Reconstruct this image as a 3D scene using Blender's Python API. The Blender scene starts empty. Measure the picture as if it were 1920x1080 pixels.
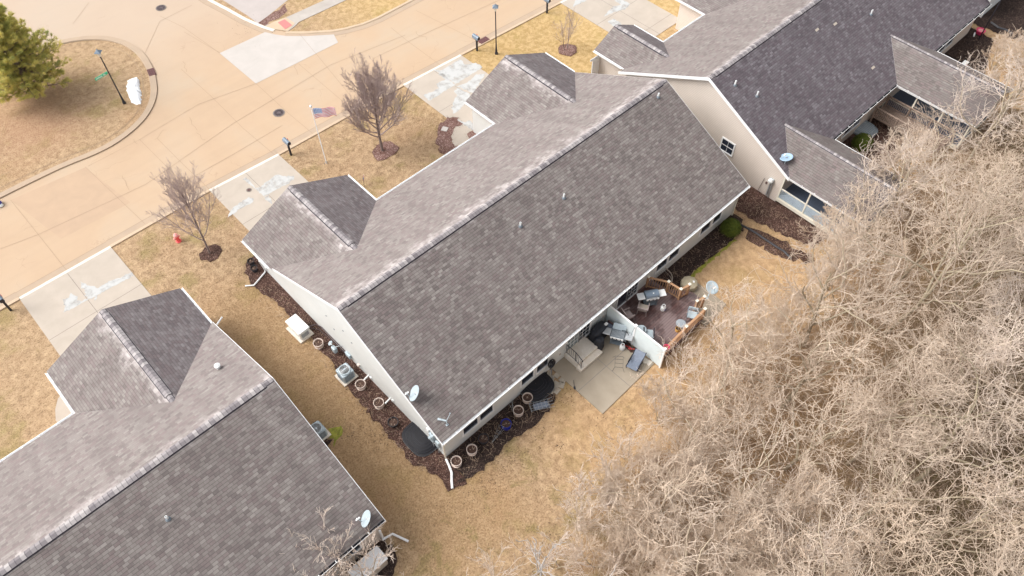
import bpy, math, random
from mathutils import Vector, Matrix
import numpy as np
S = bpy.context.scene
COL = S.collection
R_ = math.radians
# ------------------------------------------------------------------ camera
CAMR = Matrix(((0.7247487717393629, 0.5589253365379652, -0.4029164752628107), (-0.6890116504128145, 0.5866642191750377, -0.42554440371734725), (-0.00147086970675074, 0.5860269295140502, 0.8102902408561022)))
CAMP = Vector((-8.519, -13.817, 37.443))
FPX = 1467.789
cam = bpy.data.objects.new('camera', bpy.data.cameras.new('camera'))
cam.data.sensor_width = 36; cam.data.lens = FPX / 1920 * 36
cam.data.clip_start = 0.5; cam.data.clip_end = 600
cam.matrix_world = Matrix.Translation(CAMP) @ CAMR.to_4x4()
COL.objects.link(cam); S.camera = cam
# ------------------------------------------------------------------ sky, sun, exposure
SUN_AZ = (-0.62, 0.62); SUN_EL = R_(48)
w = bpy.data.worlds.new('World'); S.world = w; w.use_nodes = True
nt = w.node_tree; nt.nodes.clear()
sk = nt.nodes.new('ShaderNodeTexSky'); sk.sky_type = 'NISHITA'; sk.sun_disc = False
sk.sun_elevation = SUN_EL; sk.sun_rotation = math.atan2(SUN_AZ[0], SUN_AZ[1])
sk.air_density = 1.0; sk.dust_density = 4.0; sk.ozone_density = 0.6
hs = nt.nodes.new('ShaderNodeHueSaturation'); hs.inputs['Saturation'].default_value = 0.16
bg = nt.nodes.new('ShaderNodeBackground'); bg.inputs[1].default_value = 0.15
ow = nt.nodes.new('ShaderNodeOutputWorld')
nt.links.new(sk.outputs[0], hs.inputs['Color']); nt.links.new(hs.outputs[0], bg.inputs[0]); nt.links.new(bg.outputs[0], ow.inputs[0])
sun = bpy.data.objects.new('sun', bpy.data.lights.new('sun', 'SUN'))
sun.data.energy = 1.25; sun.data.angle = R_(40); sun.data.color = (1.0, 0.95, 0.88)
h = math.hypot(*SUN_AZ)
sd = Vector((SUN_AZ[0]/h*math.cos(SUN_EL), SUN_AZ[1]/h*math.cos(SUN_EL), math.sin(SUN_EL)))
sun.rotation_euler = sd.to_track_quat('Z', 'Y').to_euler(); sun.location = (0, 0, 60)
COL.objects.link(sun)
S.view_settings.view_transform = 'Standard'; S.view_settings.look = 'None'
S.view_settings.exposure = 0.74; S.view_settings.gamma = 1
S.render.engine = 'CYCLES'

def G(u, v, z=0.0):
    """survey point of the photo -> place on the level z"""
    d = CAMR @ Vector(((u-960)/FPX, (540-v)/FPX, -1)); t = (z-CAMP.z)/d.z
    q = CAMP + d*t
    return (q.x, q.y)
def G3(u, v, z=0.0):
    a = G(u, v, z); return (a[0], a[1], z)

# ------------------------------------------------------------------ materials
class NT:
    def __init__(s, name, rough=0.8, spec=0.3):
        s.m = bpy.data.materials.new(name); s.m.use_nodes = True
        s.t = s.m.node_tree; s.b = s.t.nodes['Principled BSDF']
        s.b.inputs['Roughness'].default_value = rough
        s.b.inputs['Specular IOR Level'].default_value = spec
    def n(s, typ, **kw):
        nd = s.t.nodes.new(typ)
        for k, v in kw.items(): setattr(nd, k, v)
        return nd
    def l(s, a, b): s.t.links.new(a, b)
    def val(s, x, sock):
        if isinstance(x, (int, float)): sock.default_value = x
        elif isinstance(x, tuple): sock.default_value = (*x, 1) if len(sock.default_value) == 4 and len(x) == 3 else x
        else: s.l(x, sock)
    def math(s, op, a, b=0.0, c=None, clamp=False):
        nd = s.n('ShaderNodeMath', operation=op, use_clamp=clamp)
        s.val(a, nd.inputs[0]); s.val(b, nd.inputs[1])
        if c is not None: s.val(c, nd.inputs[2])
        return nd.outputs[0]
    def noise(s, scale, detail=4, rough=0.6, vec=None, dist=0.0, dim='3D'):
        nd = s.n('ShaderNodeTexNoise', noise_dimensions=dim); nd.inputs['Scale'].default_value = scale
        nd.inputs['Detail'].default_value = detail; nd.inputs['Roughness'].default_value = rough; nd.inputs['Distortion'].default_value = dist
        s.l(vec if vec is not None else s.obj(), nd.inputs['Vector'])
        return nd.outputs['Fac']
    def obj(s):
        if not hasattr(s, '_o'): s._o = s.n('ShaderNodeTexCoord')
        return s._o.outputs['Object']
    def uv(s):
        s.obj(); return s._o.outputs['UV']
    def ramp(s, f, stops):
        nd = s.n('ShaderNodeValToRGB'); e = nd.color_ramp.elements
        while len(e) < len(stops): e.new(0.5)
        for i, (p, c) in enumerate(stops):
            e[i].position = p
            if isinstance(c, (int, float)): c = (c, c, c)
            e[i].color = (*c, 1)
        s.l(f, nd.inputs[0]); return nd.outputs[0]
    def step(s, f, a, b):
        nd = s.n('ShaderNodeMapRange'); nd.interpolation_type = 'SMOOTHSTEP'
        s.val(f, nd.inputs[0]); nd.inputs[1].default_value = a; nd.inputs[2].default_value = b
        return nd.outputs[0]
    def mix(s, f, a, b, mode='MIX'):
        nd = s.n('ShaderNodeMix', data_type='RGBA', blend_type=mode)
        s.val(f, nd.inputs[0]); s.val(a, nd.inputs[6]); s.val(b, nd.inputs[7]); return nd.outputs[2]
    def color(s, c): s.val(c, s.b.inputs['Base Color'])
    def bump(s, hgt, strength=0.3, dist=0.02):
        nd = s.n('ShaderNodeBump'); nd.inputs['Strength'].default_value = strength; nd.inputs['Distance'].default_value = dist
        s.l(hgt, nd.inputs['Height']); s.l(nd.outputs[0], s.b.inputs['Normal'])
M = {}
def plain(name, c, rough=0.6, var=0.12, scale=8, metal=0.0, spec=0.4, bump=0.0):
    k = NT(name, rough, spec); f = k.noise(scale, 5, 0.65)
    d = tuple(x*(1-var) for x in c); e = tuple(min(1, x*(1+var)) for x in c)
    k.color(k.ramp(f, [(0.3, d), (0.7, e)])); k.b.inputs['Metallic'].default_value = metal
    if bump: k.bump(f, bump, 0.02)
    M[name] = k.m; return k.m

def sc(t, f, b=1.0): return (t[0]*f, t[1]*f, t[2]*f*b)
def shingles(name, dark, mid, light, red, zr=None, stain=0.0, stainc=(0.55, 0.50, 0.49), width=1.3, blue=0.0, contrast=1.0, side=None):
    k = NT(name, 0.9, 0.25)
    sp = k.n('ShaderNodeSeparateXYZ'); k.l(k.uv(), sp.inputs[0]); u, v = sp.outputs[0], sp.outputs[1]
    vr = k.math('DIVIDE', v, 0.150); row = k.math('FLOOR', vr); fr = k.math('FRACT', vr)
    wn = k.n('ShaderNodeTexWhiteNoise', noise_dimensions='1D'); k.l(row, wn.inputs['W'])
    uu = k.math('MULTIPLY_ADD', wn.outputs[0], 7.3, k.math('DIVIDE', u, 0.26))
    # irregular tab widths
    cell = k.math('FLOOR', uu); fu = k.math('FRACT', uu)
    cx = k.n('ShaderNodeCombineXYZ'); k.l(cell, cx.inputs[0]); k.l(row, cx.inputs[1])
    w2 = k.n('ShaderNodeTexWhiteNoise', noise_dimensions='2D'); k.l(cx.outputs[0], w2.inputs['Vector'])
    tone = k.ramp(w2.outputs[0], [(0.0, dark), (0.3, red), (0.5, mid), (0.78, mid), (1.0, light)])
    big = k.noise(0.55, 5, 0.6, dist=0.4); sm = k.noise(9, 3, 0.6)
    c = k.mix(k.math('MULTIPLY', k.step(big, 0.38, 0.68), 0.28), tone, k.mix(0.5, mid, red))
    c = k.mix(k.math('MULTIPLY', k.step(sm, 0.45, 0.75), 0.25), c, light)
    mp = k.n('ShaderNodeMapping'); mp.inputs['Scale'].default_value = (1.1, 0.16, 1); k.l(k.uv(), mp.inputs[0])
    stk = k.noise(1.0, 4, 0.6, vec=mp.outputs[0]); c = k.mix(k.math('MULTIPLY', k.step(stk, 0.42, 0.68), 0.38), c, sc(dark, 0.95)); c = k.mix(k.math('MULTIPLY', k.math('SUBTRACT', 1.0, k.step(stk, 0.32, 0.45)), 0.30), c, light)
    # shadow gaps, with some dirt, painted dark between tabs and courses
    seam = k.math('MULTIPLY', k.math('SUBTRACT', 1.0, k.step(fr, 0.02, 0.22)), 0.66*contrast)
    vse = k.math('MULTIPLY', k.math('SUBTRACT', 1.0, k.step(fu, 0.0, 0.13)), 0.38*contrast)
    c = k.mix(k.math('MAXIMUM', seam, vse), c, tuple(x*0.30 for x in dark))
    if stain:
        so = k.n('ShaderNodeSeparateXYZ'); k.l(k.obj(), so.inputs[0])
        band = k.math('DIVIDE', k.math('SUBTRACT', zr, so.outputs[2]), width)   # 0 at the ridge
        nz = k.noise(1.6, 6, 0.7); nz2 = k.noise(0.5, 2, 0.5)
        wob = k.math('MULTIPLY_ADD', nz, 1.5, k.math('MULTIPLY_ADD', nz2, 0.9, -1.15))
        msk = k.math('SUBTRACT', 1.0, k.step(k.math('ADD', band, wob), -0.12, 0.62))
        tabv = k.math('MULTIPLY_ADD', w2.outputs[0], 0.75, 0.35, clamp=True)
        c = k.mix(k.math('MULTIPLY', k.math('MULTIPLY', msk, tabv), stain, clamp=True), c, stainc)
    k.color(c)
    hgt = k.math('ADD', k.math('MULTIPLY', fr, -0.7), k.math('MULTIPLY', w2.outputs[0], 0.5))
    k.bump(hgt, 0.35, 0.02); M[name] = k.m; return k.m

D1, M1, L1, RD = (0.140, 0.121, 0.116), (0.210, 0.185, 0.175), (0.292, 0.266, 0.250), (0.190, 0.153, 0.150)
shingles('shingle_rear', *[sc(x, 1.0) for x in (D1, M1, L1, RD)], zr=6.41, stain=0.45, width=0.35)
shingles('shingle_front', sc(D1, 1.32), sc(M1, 1.2), sc(L1, 1.04), sc(RD, 1.26), zr=6.41, stain=0.95, width=0.95, contrast=0.45)  # front slope faces the sun: that light is painted in as paler tones
shingles('shingle_garage_a', sc(D1, 1.15), sc(M1, 1.1), L1, sc(RD, 1.15), zr=4.46, stain=0.95, width=0.62, contrast=0.9)  # sunward garage slope: lighter copy, its light painted into the tones
shingles('shingle_garage_b', sc(D1, 0.9, 1.08), sc(M1, 0.85, 1.08), sc(L1, 0.8, 1.08), sc(RD, 0.85, 1.05), zr=4.46, stain=0.6, width=0.25, contrast=0.8)  # garage slope turned from the sun: shade painted in, darker and bluer
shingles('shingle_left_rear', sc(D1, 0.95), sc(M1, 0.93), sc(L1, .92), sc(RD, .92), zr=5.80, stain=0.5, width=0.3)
shingles('shingle_left_front', sc(D1, 1.32), sc(M1, 1.2), sc(L1, 1.04), sc(RD, 1.26), zr=5.80, stain=0.95, width=0.55, contrast=0.35)  # left house street slope, brightness of the lit side put into the colour
shingles('shingle_right_rear', *[sc(x, 0.66, 1.16) for x in (D1, M1, L1, RD)], zr=6.19, stain=0.3, width=0.3, contrast=0.8)  # darker, cooler copy: sky sheen on this slope painted into the colour
shingles('shingle_right_front', sc(D1, 1.2), sc(M1, 1.1), sc(L1, 0.95), sc(RD, 1.2), zr=6.19, stain=0.8, width=0.5, contrast=0.35)  # paler than the rear copy, with the light on this slope painted in
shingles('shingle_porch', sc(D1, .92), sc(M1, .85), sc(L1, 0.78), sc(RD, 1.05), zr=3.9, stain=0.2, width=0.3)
def capmat():
    k = NT('ridge_cap_shingle', 0.9, 0.25)
    sp = k.n('ShaderNodeSeparateXYZ'); k.l(k.uv(), sp.inputs[0]); q = k.math('DIVIDE', sp.outputs[0], 0.21)
    wn = k.n('ShaderNodeTexWhiteNoise', noise_dimensions='1D'); k.l(k.math('FLOOR', q), wn.inputs['W'])
    c = k.ramp(wn.outputs[0], [(0, (0.20, 0.18, 0.19)), (0.5, (0.31, 0.285, 0.29)), (1, (0.44, 0.41, 0.405))])
    n = k.noise(3, 4); c = k.mix(k.math('MULTIPLY', k.step(n, 0.5, 0.75), 0.5), c, (0.16, 0.145, 0.16))
    k.color(k.mix(k.math('MULTIPLY', k.math('SUBTRACT', 1.0, k.step(k.math('FRACT', q), 0.0, 0.25)), 0.6), c, (0.05, 0.045, 0.055)))
    M['ridge_cap'] = k.m
capmat()
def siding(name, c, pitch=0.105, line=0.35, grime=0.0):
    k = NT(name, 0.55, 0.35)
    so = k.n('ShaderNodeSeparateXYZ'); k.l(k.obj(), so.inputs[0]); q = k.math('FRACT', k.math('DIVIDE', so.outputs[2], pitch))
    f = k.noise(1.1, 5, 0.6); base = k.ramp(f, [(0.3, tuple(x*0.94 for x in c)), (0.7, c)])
    ln = k.math('MULTIPLY', k.math('SUBTRACT', 1.0, k.step(q, 0.04, 0.26)), line)  # shadow and dirt line under each board, painted darker
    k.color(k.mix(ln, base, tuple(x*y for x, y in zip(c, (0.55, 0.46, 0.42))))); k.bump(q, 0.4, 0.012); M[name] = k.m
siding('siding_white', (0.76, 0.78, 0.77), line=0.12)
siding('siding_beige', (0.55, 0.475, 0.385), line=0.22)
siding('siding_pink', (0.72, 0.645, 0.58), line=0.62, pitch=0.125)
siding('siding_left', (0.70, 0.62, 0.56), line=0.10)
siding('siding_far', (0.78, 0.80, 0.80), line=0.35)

def lawnmat():
    k = NT('dry_lawn', 0.95, 0.1)
    fine = k.noise(11, 6, 0.85); midn = k.noise(2.6, 6, 0.65, dist=0.3); big = k.noise(0.23, 4, 0.55, dist=0.5)
    c = k.ramp(midn, [(0.28, (0.26, 0.176, 0.108)), (0.48, (0.405, 0.28, 0.172)), (0.66, (0.52, 0.375, 0.235))])
    green = k.noise(0.42, 5, 0.6)
    c = k.mix(k.math('MULTIPLY', k.step(green, 0.50, 0.68), 0.6), c, (0.25, 0.205, 0.075))
    c = k.mix(k.math('MULTIPLY', k.step(big, 0.50, 0.72), 0.40), c, (0.42, 0.26, 0.15))
    c = k.mix(k.step(fine, 0.50, 0.62), c, k.mix(0.72, c, (0.12, 0.078, 0.042)))
    c = k.mix(k.math('MULTIPLY', k.math('SUBTRACT', 1.0, k.step(fine, 0.34, 0.47)), 0.5), c, (0.62, 0.46, 0.27))
    fl = k.noise(7, 4, 0.8); msk = k.math('MULTIPLY', k.step(fl, 0.66, 0.72), k.step(k.noise(0.6, 3), 0.42, 0.62))
    c = k.mix(k.math('MULTIPLY', msk, 0.6), c, (0.10, 0.06, 0.035))
    mot = k.noise(1.5, 7, 0.75, dist=0.6); c = k.mix(k.math('MULTIPLY', k.step(mot, 0.54, 0.66), 0.5), c, k.mix(k.step(fine, 0.4, 0.58), (0.34, 0.22, 0.125), (0.17, 0.115, 0.07)))
    # worn grey-brown strip between the houses, yellower turf near the street
    so = k.n('ShaderNodeSeparateXYZ'); k.l(k.obj(), so.inputs[0]); x, y = so.outputs[0], so.outputs[1]
    inx = k.math('MULTIPLY', k.step(x, -5.5, -3.0), k.math('SUBTRACT', 1.0, k.step(x, 0.5, 3.0)))
    iny = k.math('MULTIPLY', k.step(y, -7, -3), k.math('SUBTRACT', 1.0, k.step(y, 15, 19)))
    c = k.mix(k.math('MULTIPLY', k.math('MULTIPLY', inx, iny), 0.55), c, k.mix(k.step(fine, 0.4, 0.6), (0.36, 0.235, 0.125), (0.25, 0.155, 0.075)))
    yel = k.math('MULTIPLY', k.step(x, 14, 24), k.step(y, 13, 17))
    c = k.mix(k.math('MULTIPLY', yel, 0.5), c, k.mix(k.step(midn, 0.4, 0.6), (0.50, 0.345, 0.12), (0.62, 0.44, 0.19)))
    dm = k.math('MULTIPLY', k.step(k.noise(0.8, 5, 0.65, dist=0.8), 0.52, 0.66), k.math('MULTIPLY', k.math('SUBTRACT', 1.0, k.step(x, 4, 9)), k.step(k.math('MULTIPLY', y, -1.0), -1.0, 2.5)))
    c = k.mix(k.math('MULTIPLY', dm, 0.55), c, k.mix(k.step(fine, 0.4, 0.6), (0.27, 0.215, 0.08), (0.15, 0.115, 0.055)))
    gold = k.math('MULTIPLY', k.step(x, 2.5, 6.5), k.math('SUBTRACT', 1.0, k.step(y, -2.0, 0.5)))
    c = k.mix(k.math('MULTIPLY', gold, 0.45), c, k.mix(k.step(midn, 0.35, 0.65), (0.46, 0.29, 0.15), (0.60, 0.40, 0.215)))
    # red-brown needle drop round the pine
    dx = k.math('SUBTRACT', x, -4.2); dy = k.math('SUBTRACT', y, 39.0)
    rr = k.math('SQRT', k.math('ADD', k.math('MULTIPLY', dx, dx), k.math('MULTIPLY', dy, dy)))
    pn = k.math('SUBTRACT', 1.0, k.step(k.math('MULTIPLY_ADD', midn, 3.0, rr), 2.2, 7.0))
    c = k.mix(k.math('MULTIPLY', pn, 0.55), c, k.mix(k.step(fine, 0.45, 0.6), (0.42, 0.25, 0.16), (0.28, 0.15, 0.10)))
    k.color(c); k.bump(fine, 0.6, 0.05); M['lawn'] = k.m
lawnmat()
def roadmat():
    k = NT('stained_concrete_road', 0.8, 0.25)
    a = k.noise(0.16, 4, 0.5, dist=0.6); b = k.noise(1.3, 6, 0.6); f = k.noise(40, 2, 0.7)
    c = k.ramp(a, [(0.3, (0.455, 0.325, 0.222)), (0.5, (0.48, 0.352, 0.245)), (0.68, (0.47, 0.37, 0.275))])
    c = k.mix(k.math('MULTIPLY', k.step(b, 0.3, 0.75), 0.35), c, (0.51, 0.372, 0.25))
    c = k.mix(k.math('MULTIPLY', k.step(f, 0.5, 0.8), 0.12), c, (0.40, 0.27, 0.16))
    # tyre-polished streaks along the street
    mp = k.n('ShaderNodeMapping'); mp.inputs['Scale'].default_value = (0.08, 1.4, 1); k.l(k.obj(), mp.inputs[0])
    st = k.noise(1.0, 4, 0.6, vec=mp.outputs[0]); c = k.mix(k.math('MULTIPLY', k.step(st, 0.45, 0.7), 0.22), c, (0.42, 0.31, 0.215))
    so = k.n('ShaderNodeSeparateXYZ'); k.l(k.obj(), so.inputs[0])
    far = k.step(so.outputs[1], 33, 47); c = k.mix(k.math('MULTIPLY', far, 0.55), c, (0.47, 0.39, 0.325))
    # hairline cracks
    vo = k.n('ShaderNodeTexVoronoi', feature='DISTANCE_TO_EDGE'); vo.inputs['Scale'].default_value = 0.42
    wv = k.n('ShaderNodeVectorMath', operation='ADD'); nv = k.n('ShaderNodeTexNoise'); nv.inputs['Scale'].default_value = 1.2; nv.inputs['Detail'].default_value = 5
    k.l(k.obj(), nv.inputs['Vector']); k.l(k.obj(), wv.inputs[0]); k.l(nv.outputs['Color'], wv.inputs[1]); k.l(wv.outputs[0], vo.inputs['Vector'])
    cr = k.math('MULTIPLY', k.math('SUBTRACT', 1.0, k.step(vo.outputs['Distance'], 0.0, 0.012)), k.step(k.noise(0.22, 2), 0.55, 0.62))
    c = k.mix(k.math('MULTIPLY', cr, 0.22), c, (0.25, 0.15, 0.10))
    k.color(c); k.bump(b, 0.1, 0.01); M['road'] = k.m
roadmat()
def concrete(name, c, c2, sc1=0.9, dirt=(0.30, 0.25, 0.2), da=0.25):
    k = NT(name, 0.85, 0.25); a = k.noise(sc1, 6, 0.6, dist=0.4); f = k.noise(35, 3, 0.7)
    cc = k.ramp(a, [(0.3, c), (0.7, c2)]); cc = k.mix(k.math('MULTIPLY', k.step(f, 0.5, 0.8), da), cc, dirt)
    g = k.noise(3.1, 5, 0.7); cc = k.mix(k.math('MULTIPLY', k.step(g, 0.6, 0.8), da), cc, dirt)
    k.color(cc); k.bump(f, 0.15, 0.01); M[name] = k.m
concrete('conc_drive', (0.42, 0.365, 0.31), (0.48, 0.42, 0.36))
concrete('conc_patch', (0.47, 0.435, 0.405), (0.52, 0.48, 0.45), da=0.1)
concrete('conc_gutter', (0.40, 0.31, 0.235), (0.46, 0.35, 0.255))
concrete('conc_kerb', (0.50, 0.38, 0.27), (0.56, 0.44, 0.32))
concrete('conc_kerb_pale', (0.66, 0.61, 0.54), (0.72, 0.67, 0.60), da=0.08)
concrete('conc_patio', (0.29, 0.245, 0.19), (0.39, 0.335, 0.265), sc1=0.45, da=0.35)
concrete('conc_lot', (0.42, 0.375, 0.355), (0.47, 0.42, 0.40))
concrete('conc_walk', (0.38, 0.34, 0.31), (0.48, 0.44, 0.40))
concrete('conc_stoop', (0.62, 0.55, 0.46), (0.78, 0.73, 0.66), sc1=1.5, dirt=(0.35, 0.24, 0.15), da=0.45)
concrete('stone_step', (0.33, 0.29, 0.24), (0.48, 0.42, 0.34), sc1=2)
plain('joint', (0.335, 0.24, 0.165), 0.9); plain('joint_grey', (0.23, 0.20, 0.18), 0.9)
k = NT('salt', 0.85, 0.2); k.color((0.54, 0.545, 0.54)); nz = k.noise(1.6, 4, 0.6); k.l(k.math('MULTIPLY_ADD', k.step(nz, 0.42, 0.72), -0.5, 0.88), k.b.inputs['Alpha']); M['salt'] = k.m
plain('snow', (0.93, 0.95, 0.98), 0.6, var=0.03, bump=0.4)
def mulch(name, a, b, c, hi):
    k = NT(name, 0.95, 0.15); vo = k.n('ShaderNodeTexVoronoi'); vo.inputs['Scale'].default_value = 26; vo.inputs['Randomness'].default_value = 1
    k.l(k.obj(), vo.inputs['Vector']); sp = k.n('ShaderNodeSeparateColor'); k.l(vo.outputs['Color'], sp.inputs[0])
    cc = k.ramp(sp.outputs[0], [(0, a), (0.4, b), (0.85, c), (1, hi)]); n = k.noise(0.8, 4)
    cc = k.mix(k.math('MULTIPLY', k.step(n, 0.4, 0.7), 0.6), cc, a); k.color(cc); k.bump(sp.outputs[1], 0.8, 0.05); M[name] = k.m
mulch('mulch', (0.034, 0.019, 0.016), (0.075, 0.041, 0.033), (0.15, 0.085, 0.067), (0.32, 0.22, 0.18))
mulch('mulch_dark', (0.018, 0.013, 0.012), (0.042, 0.028, 0.025), (0.085, 0.056, 0.045), (0.2, 0.14, 0.11))
mulch('mulch_red', (0.10, 0.045, 0.035), (0.20, 0.11, 0.095), (0.34, 0.22, 0.19), (0.50, 0.38, 0.34))
def floormat():
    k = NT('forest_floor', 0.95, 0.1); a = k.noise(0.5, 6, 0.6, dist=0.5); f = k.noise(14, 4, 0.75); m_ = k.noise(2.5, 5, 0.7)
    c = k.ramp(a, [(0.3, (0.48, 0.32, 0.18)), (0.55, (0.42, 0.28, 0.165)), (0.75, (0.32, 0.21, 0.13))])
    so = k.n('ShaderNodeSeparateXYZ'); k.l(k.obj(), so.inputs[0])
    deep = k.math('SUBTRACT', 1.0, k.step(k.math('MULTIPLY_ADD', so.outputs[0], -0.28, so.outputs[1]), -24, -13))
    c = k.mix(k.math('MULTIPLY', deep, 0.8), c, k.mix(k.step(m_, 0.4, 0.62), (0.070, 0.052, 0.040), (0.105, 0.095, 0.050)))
    c = k.mix(k.step(f, 0.45, 0.75), c, k.mix(0.6, c, (0.05, 0.035, 0.025)))
    c = k.mix(k.math('MULTIPLY', k.math('SUBTRACT', 1.0, k.step(f, 0.28, 0.45)), 0.5), c, (0.42, 0.30, 0.19))
    k.color(c); k.bump(f, 0.8, 0.08); M['forest_floor'] = k.m
floormat()
plain('white_trim', (0.84, 0.85, 0.86), 0.4, var=0.03); plain('cream_trim', (0.74, 0.70, 0.60), 0.5, var=0.05)
plain('white_panel', (0.68, 0.76, 0.78), 0.45, var=0.05, scale=1.5)
plain('gutter_dark', (0.05, 0.045, 0.055), 0.8, var=0.4, scale=6)
plain('glass', (0.028, 0.036, 0.055), 0.12, spec=0.6); plain('glass_pale', (0.20, 0.24, 0.26), 0.2, spec=0.6)
plain('black_metal', (0.022, 0.022, 0.032), 0.45); plain('dark_plastic', (0.035, 0.035, 0.042), 0.5, bump=0.1)
plain('cover_black', (0.02, 0.022, 0.03), 0.6, var=0.3, bump=0.5, scale=5)
plain('steel', (0.50, 0.52, 0.54), 0.35, metal=0.6); plain('grey_paint', (0.42, 0.50, 0.55), 0.45, var=0.08)
plain('grey_dark', (0.16, 0.19, 0.22), 0.5); plain('grill_blue', (0.16, 0.21, 0.27), 0.3, spec=0.6); plain('dish_grey', (0.40, 0.47, 0.51), 0.45, var=0.05)
plain('dish_blue', (0.30, 0.42, 0.55), 0.5, var=0.06)
plain('tank_white', (0.78, 0.80, 0.80), 0.4, var=0.04); plain('pot_cream', (0.66, 0.56, 0.50), 0.6); plain('pot_blue', (0.02, 0.035, 0.30), 0.25)
plain('soil', (0.085, 0.05, 0.038), 0.95, var=0.6, scale=22, bump=0.6); plain('red', (0.62, 0.035, 0.04), 0.45); plain('hyd_red', (0.78, 0.10, 0.10), 0.5); plain('hyd_top', (0.85, 0.38, 0.36), 0.5)
plain('magenta', (0.72, 0.05, 0.16), 0.4); plain('green_sign', (0.05, 0.50, 0.28), 0.4); plain('copper', (0.13, 0.075, 0.07), 0.6, var=0.4, scale=20)
plain('cast_iron', (0.11, 0.085, 0.09), 0.7, var=0.5, scale=14); plain('drain_iron', (0.15, 0.04, 0.05), 0.7, var=0.4, scale=14); plain('tactile', (0.58, 0.20, 0.19), 0.8, var=0.1, scale=16)
plain('tan_wood', (0.42, 0.245, 0.14), 0.7, var=0.18, scale=6); plain('grey_wood', (0.27, 0.20, 0.16), 0.8, var=0.25, scale=5)
plain('cushion', (0.46, 0.40, 0.34), 0.85, var=0.08); plain('mauve_chair', (0.34, 0.28, 0.27), 0.6); plain('slate', (0.17, 0.20, 0.26), 0.6, var=0.15)
plain('canvas_tan', (0.40, 0.35, 0.25), 0.85, var=0.15, scale=4, bump=0.2); plain('table_glass', (0.30, 0.33, 0.36), 0.15, spec=0.7); plain('ochre', (0.62, 0.38, 0.12), 0.7)
plain('generator_white', (0.76, 0.77, 0.74), 0.4, var=0.03); plain('well_plastic', (0.016, 0.016, 0.020), 0.5, var=0.2, spec=0.25); plain('well_grey', (0.26, 0.30, 0.33), 0.5, var=0.1)
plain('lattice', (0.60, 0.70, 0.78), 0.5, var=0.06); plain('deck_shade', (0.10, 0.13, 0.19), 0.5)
plain('bark_grey', (0.22, 0.17, 0.155), 0.9, var=0.25, scale=6); plain('twig_mauve', (0.46, 0.36, 0.335), 0.9, var=0.2, scale=3)
plain('bark_pale', (0.50, 0.47, 0.45), 0.85, var=0.3, scale=5)
def twig(name, a, b, g):
    k = NT(name, 0.9, 0.15); oi = k.n('ShaderNodeObjectInfo'); f = k.noise(0.5, 4, 0.6)
    c = k.ramp(f, [(0.32, a), (0.68, b)]); c = k.mix(k.math('MULTIPLY', oi.outputs['Random'], 0.5), c, g); k.color(c); M[name] = k.m
twig('twig_tan', (0.66, 0.525, 0.41), (0.80, 0.655, 0.52), (0.42, 0.35, 0.30)); twig('bark_tan', (0.33, 0.27, 0.20), (0.52, 0.43, 0.33), (0.38, 0.34, 0.23))
twig('twig_white', (0.66, 0.55, 0.46), (0.78, 0.65, 0.55), (0.70, 0.62, 0.58)); twig('brush', (0.50, 0.36, 0.25), (0.66, 0.50, 0.36), (0.3, 0.25, 0.2))
def leafmat(name, stops, s1=1.2):
    k = NT(name, 0.7, 0.25); f = k.noise(s1, 5, 0.7); cc = k.ramp(f, stops); k.color(cc); M[name] = k.m
    if name == 'pine':      # thin needles let light through
        tl = k.n('ShaderNodeBsdfTranslucent'); k.l(cc, tl.inputs[0]); mx = k.n('ShaderNodeMixShader'); mx.inputs[0].default_value = 0.45
        k.l(k.b.outputs[0], mx.inputs[1]); k.l(tl.outputs[0], mx.inputs[2]); k.l(mx.outputs[0], k.t.nodes['Material Output'].inputs[0])
leafmat('boxwood', [(0.3, (0.040, 0.060, 0.008)), (0.5, (0.085, 0.115, 0.015)), (0.7, (0.17, 0.19, 0.03))], 7)
leafmat('pine', [(0.30, (0.28, 0.36, 0.15)), (0.47, (0.62, 0.60, 0.20)), (0.64, (0.86, 0.76, 0.32))], 1.1)
leafmat('moss', [(0.3, (0.13, 0.15, 0.02)), (0.7, (0.34, 0.33, 0.05))], 4)
leafmat('ground_cover', [(0.3, (0.035, 0.035, 0.015)), (0.7, (0.12, 0.10, 0.04))], 3)
def deckmat():
    k = NT('wet_deck_boards', 0.35, 0.5); so = k.n('ShaderNodeSeparateXYZ'); k.l(k.obj(), so.inputs[0])
    q = k.math('DIVIDE', so.outputs[1], 0.14); wn = k.n('ShaderNodeTexWhiteNoise', noise_dimensions='1D'); k.l(k.math('FLOOR', q), wn.inputs['W'])
    c = k.ramp(wn.outputs[0], [(0, (0.060, 0.030, 0.028)), (1, (0.115, 0.060, 0.055))])
    m_ = k.noise(0.7, 4, 0.6); c = k.mix(k.math('MULTIPLY', k.step(m_, 0.38, 0.58), 0.85), c, (0.25, 0.185, 0.18))
    c = k.mix(k.math('MULTIPLY', k.math('SUBTRACT', 1.0, k.step(k.math('FRACT', q), 0.0, 0.2)), 0.75), c, (0.015, 0.008, 0.01)); k.color(c); M['deck'] = k.m
deckmat()

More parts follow.
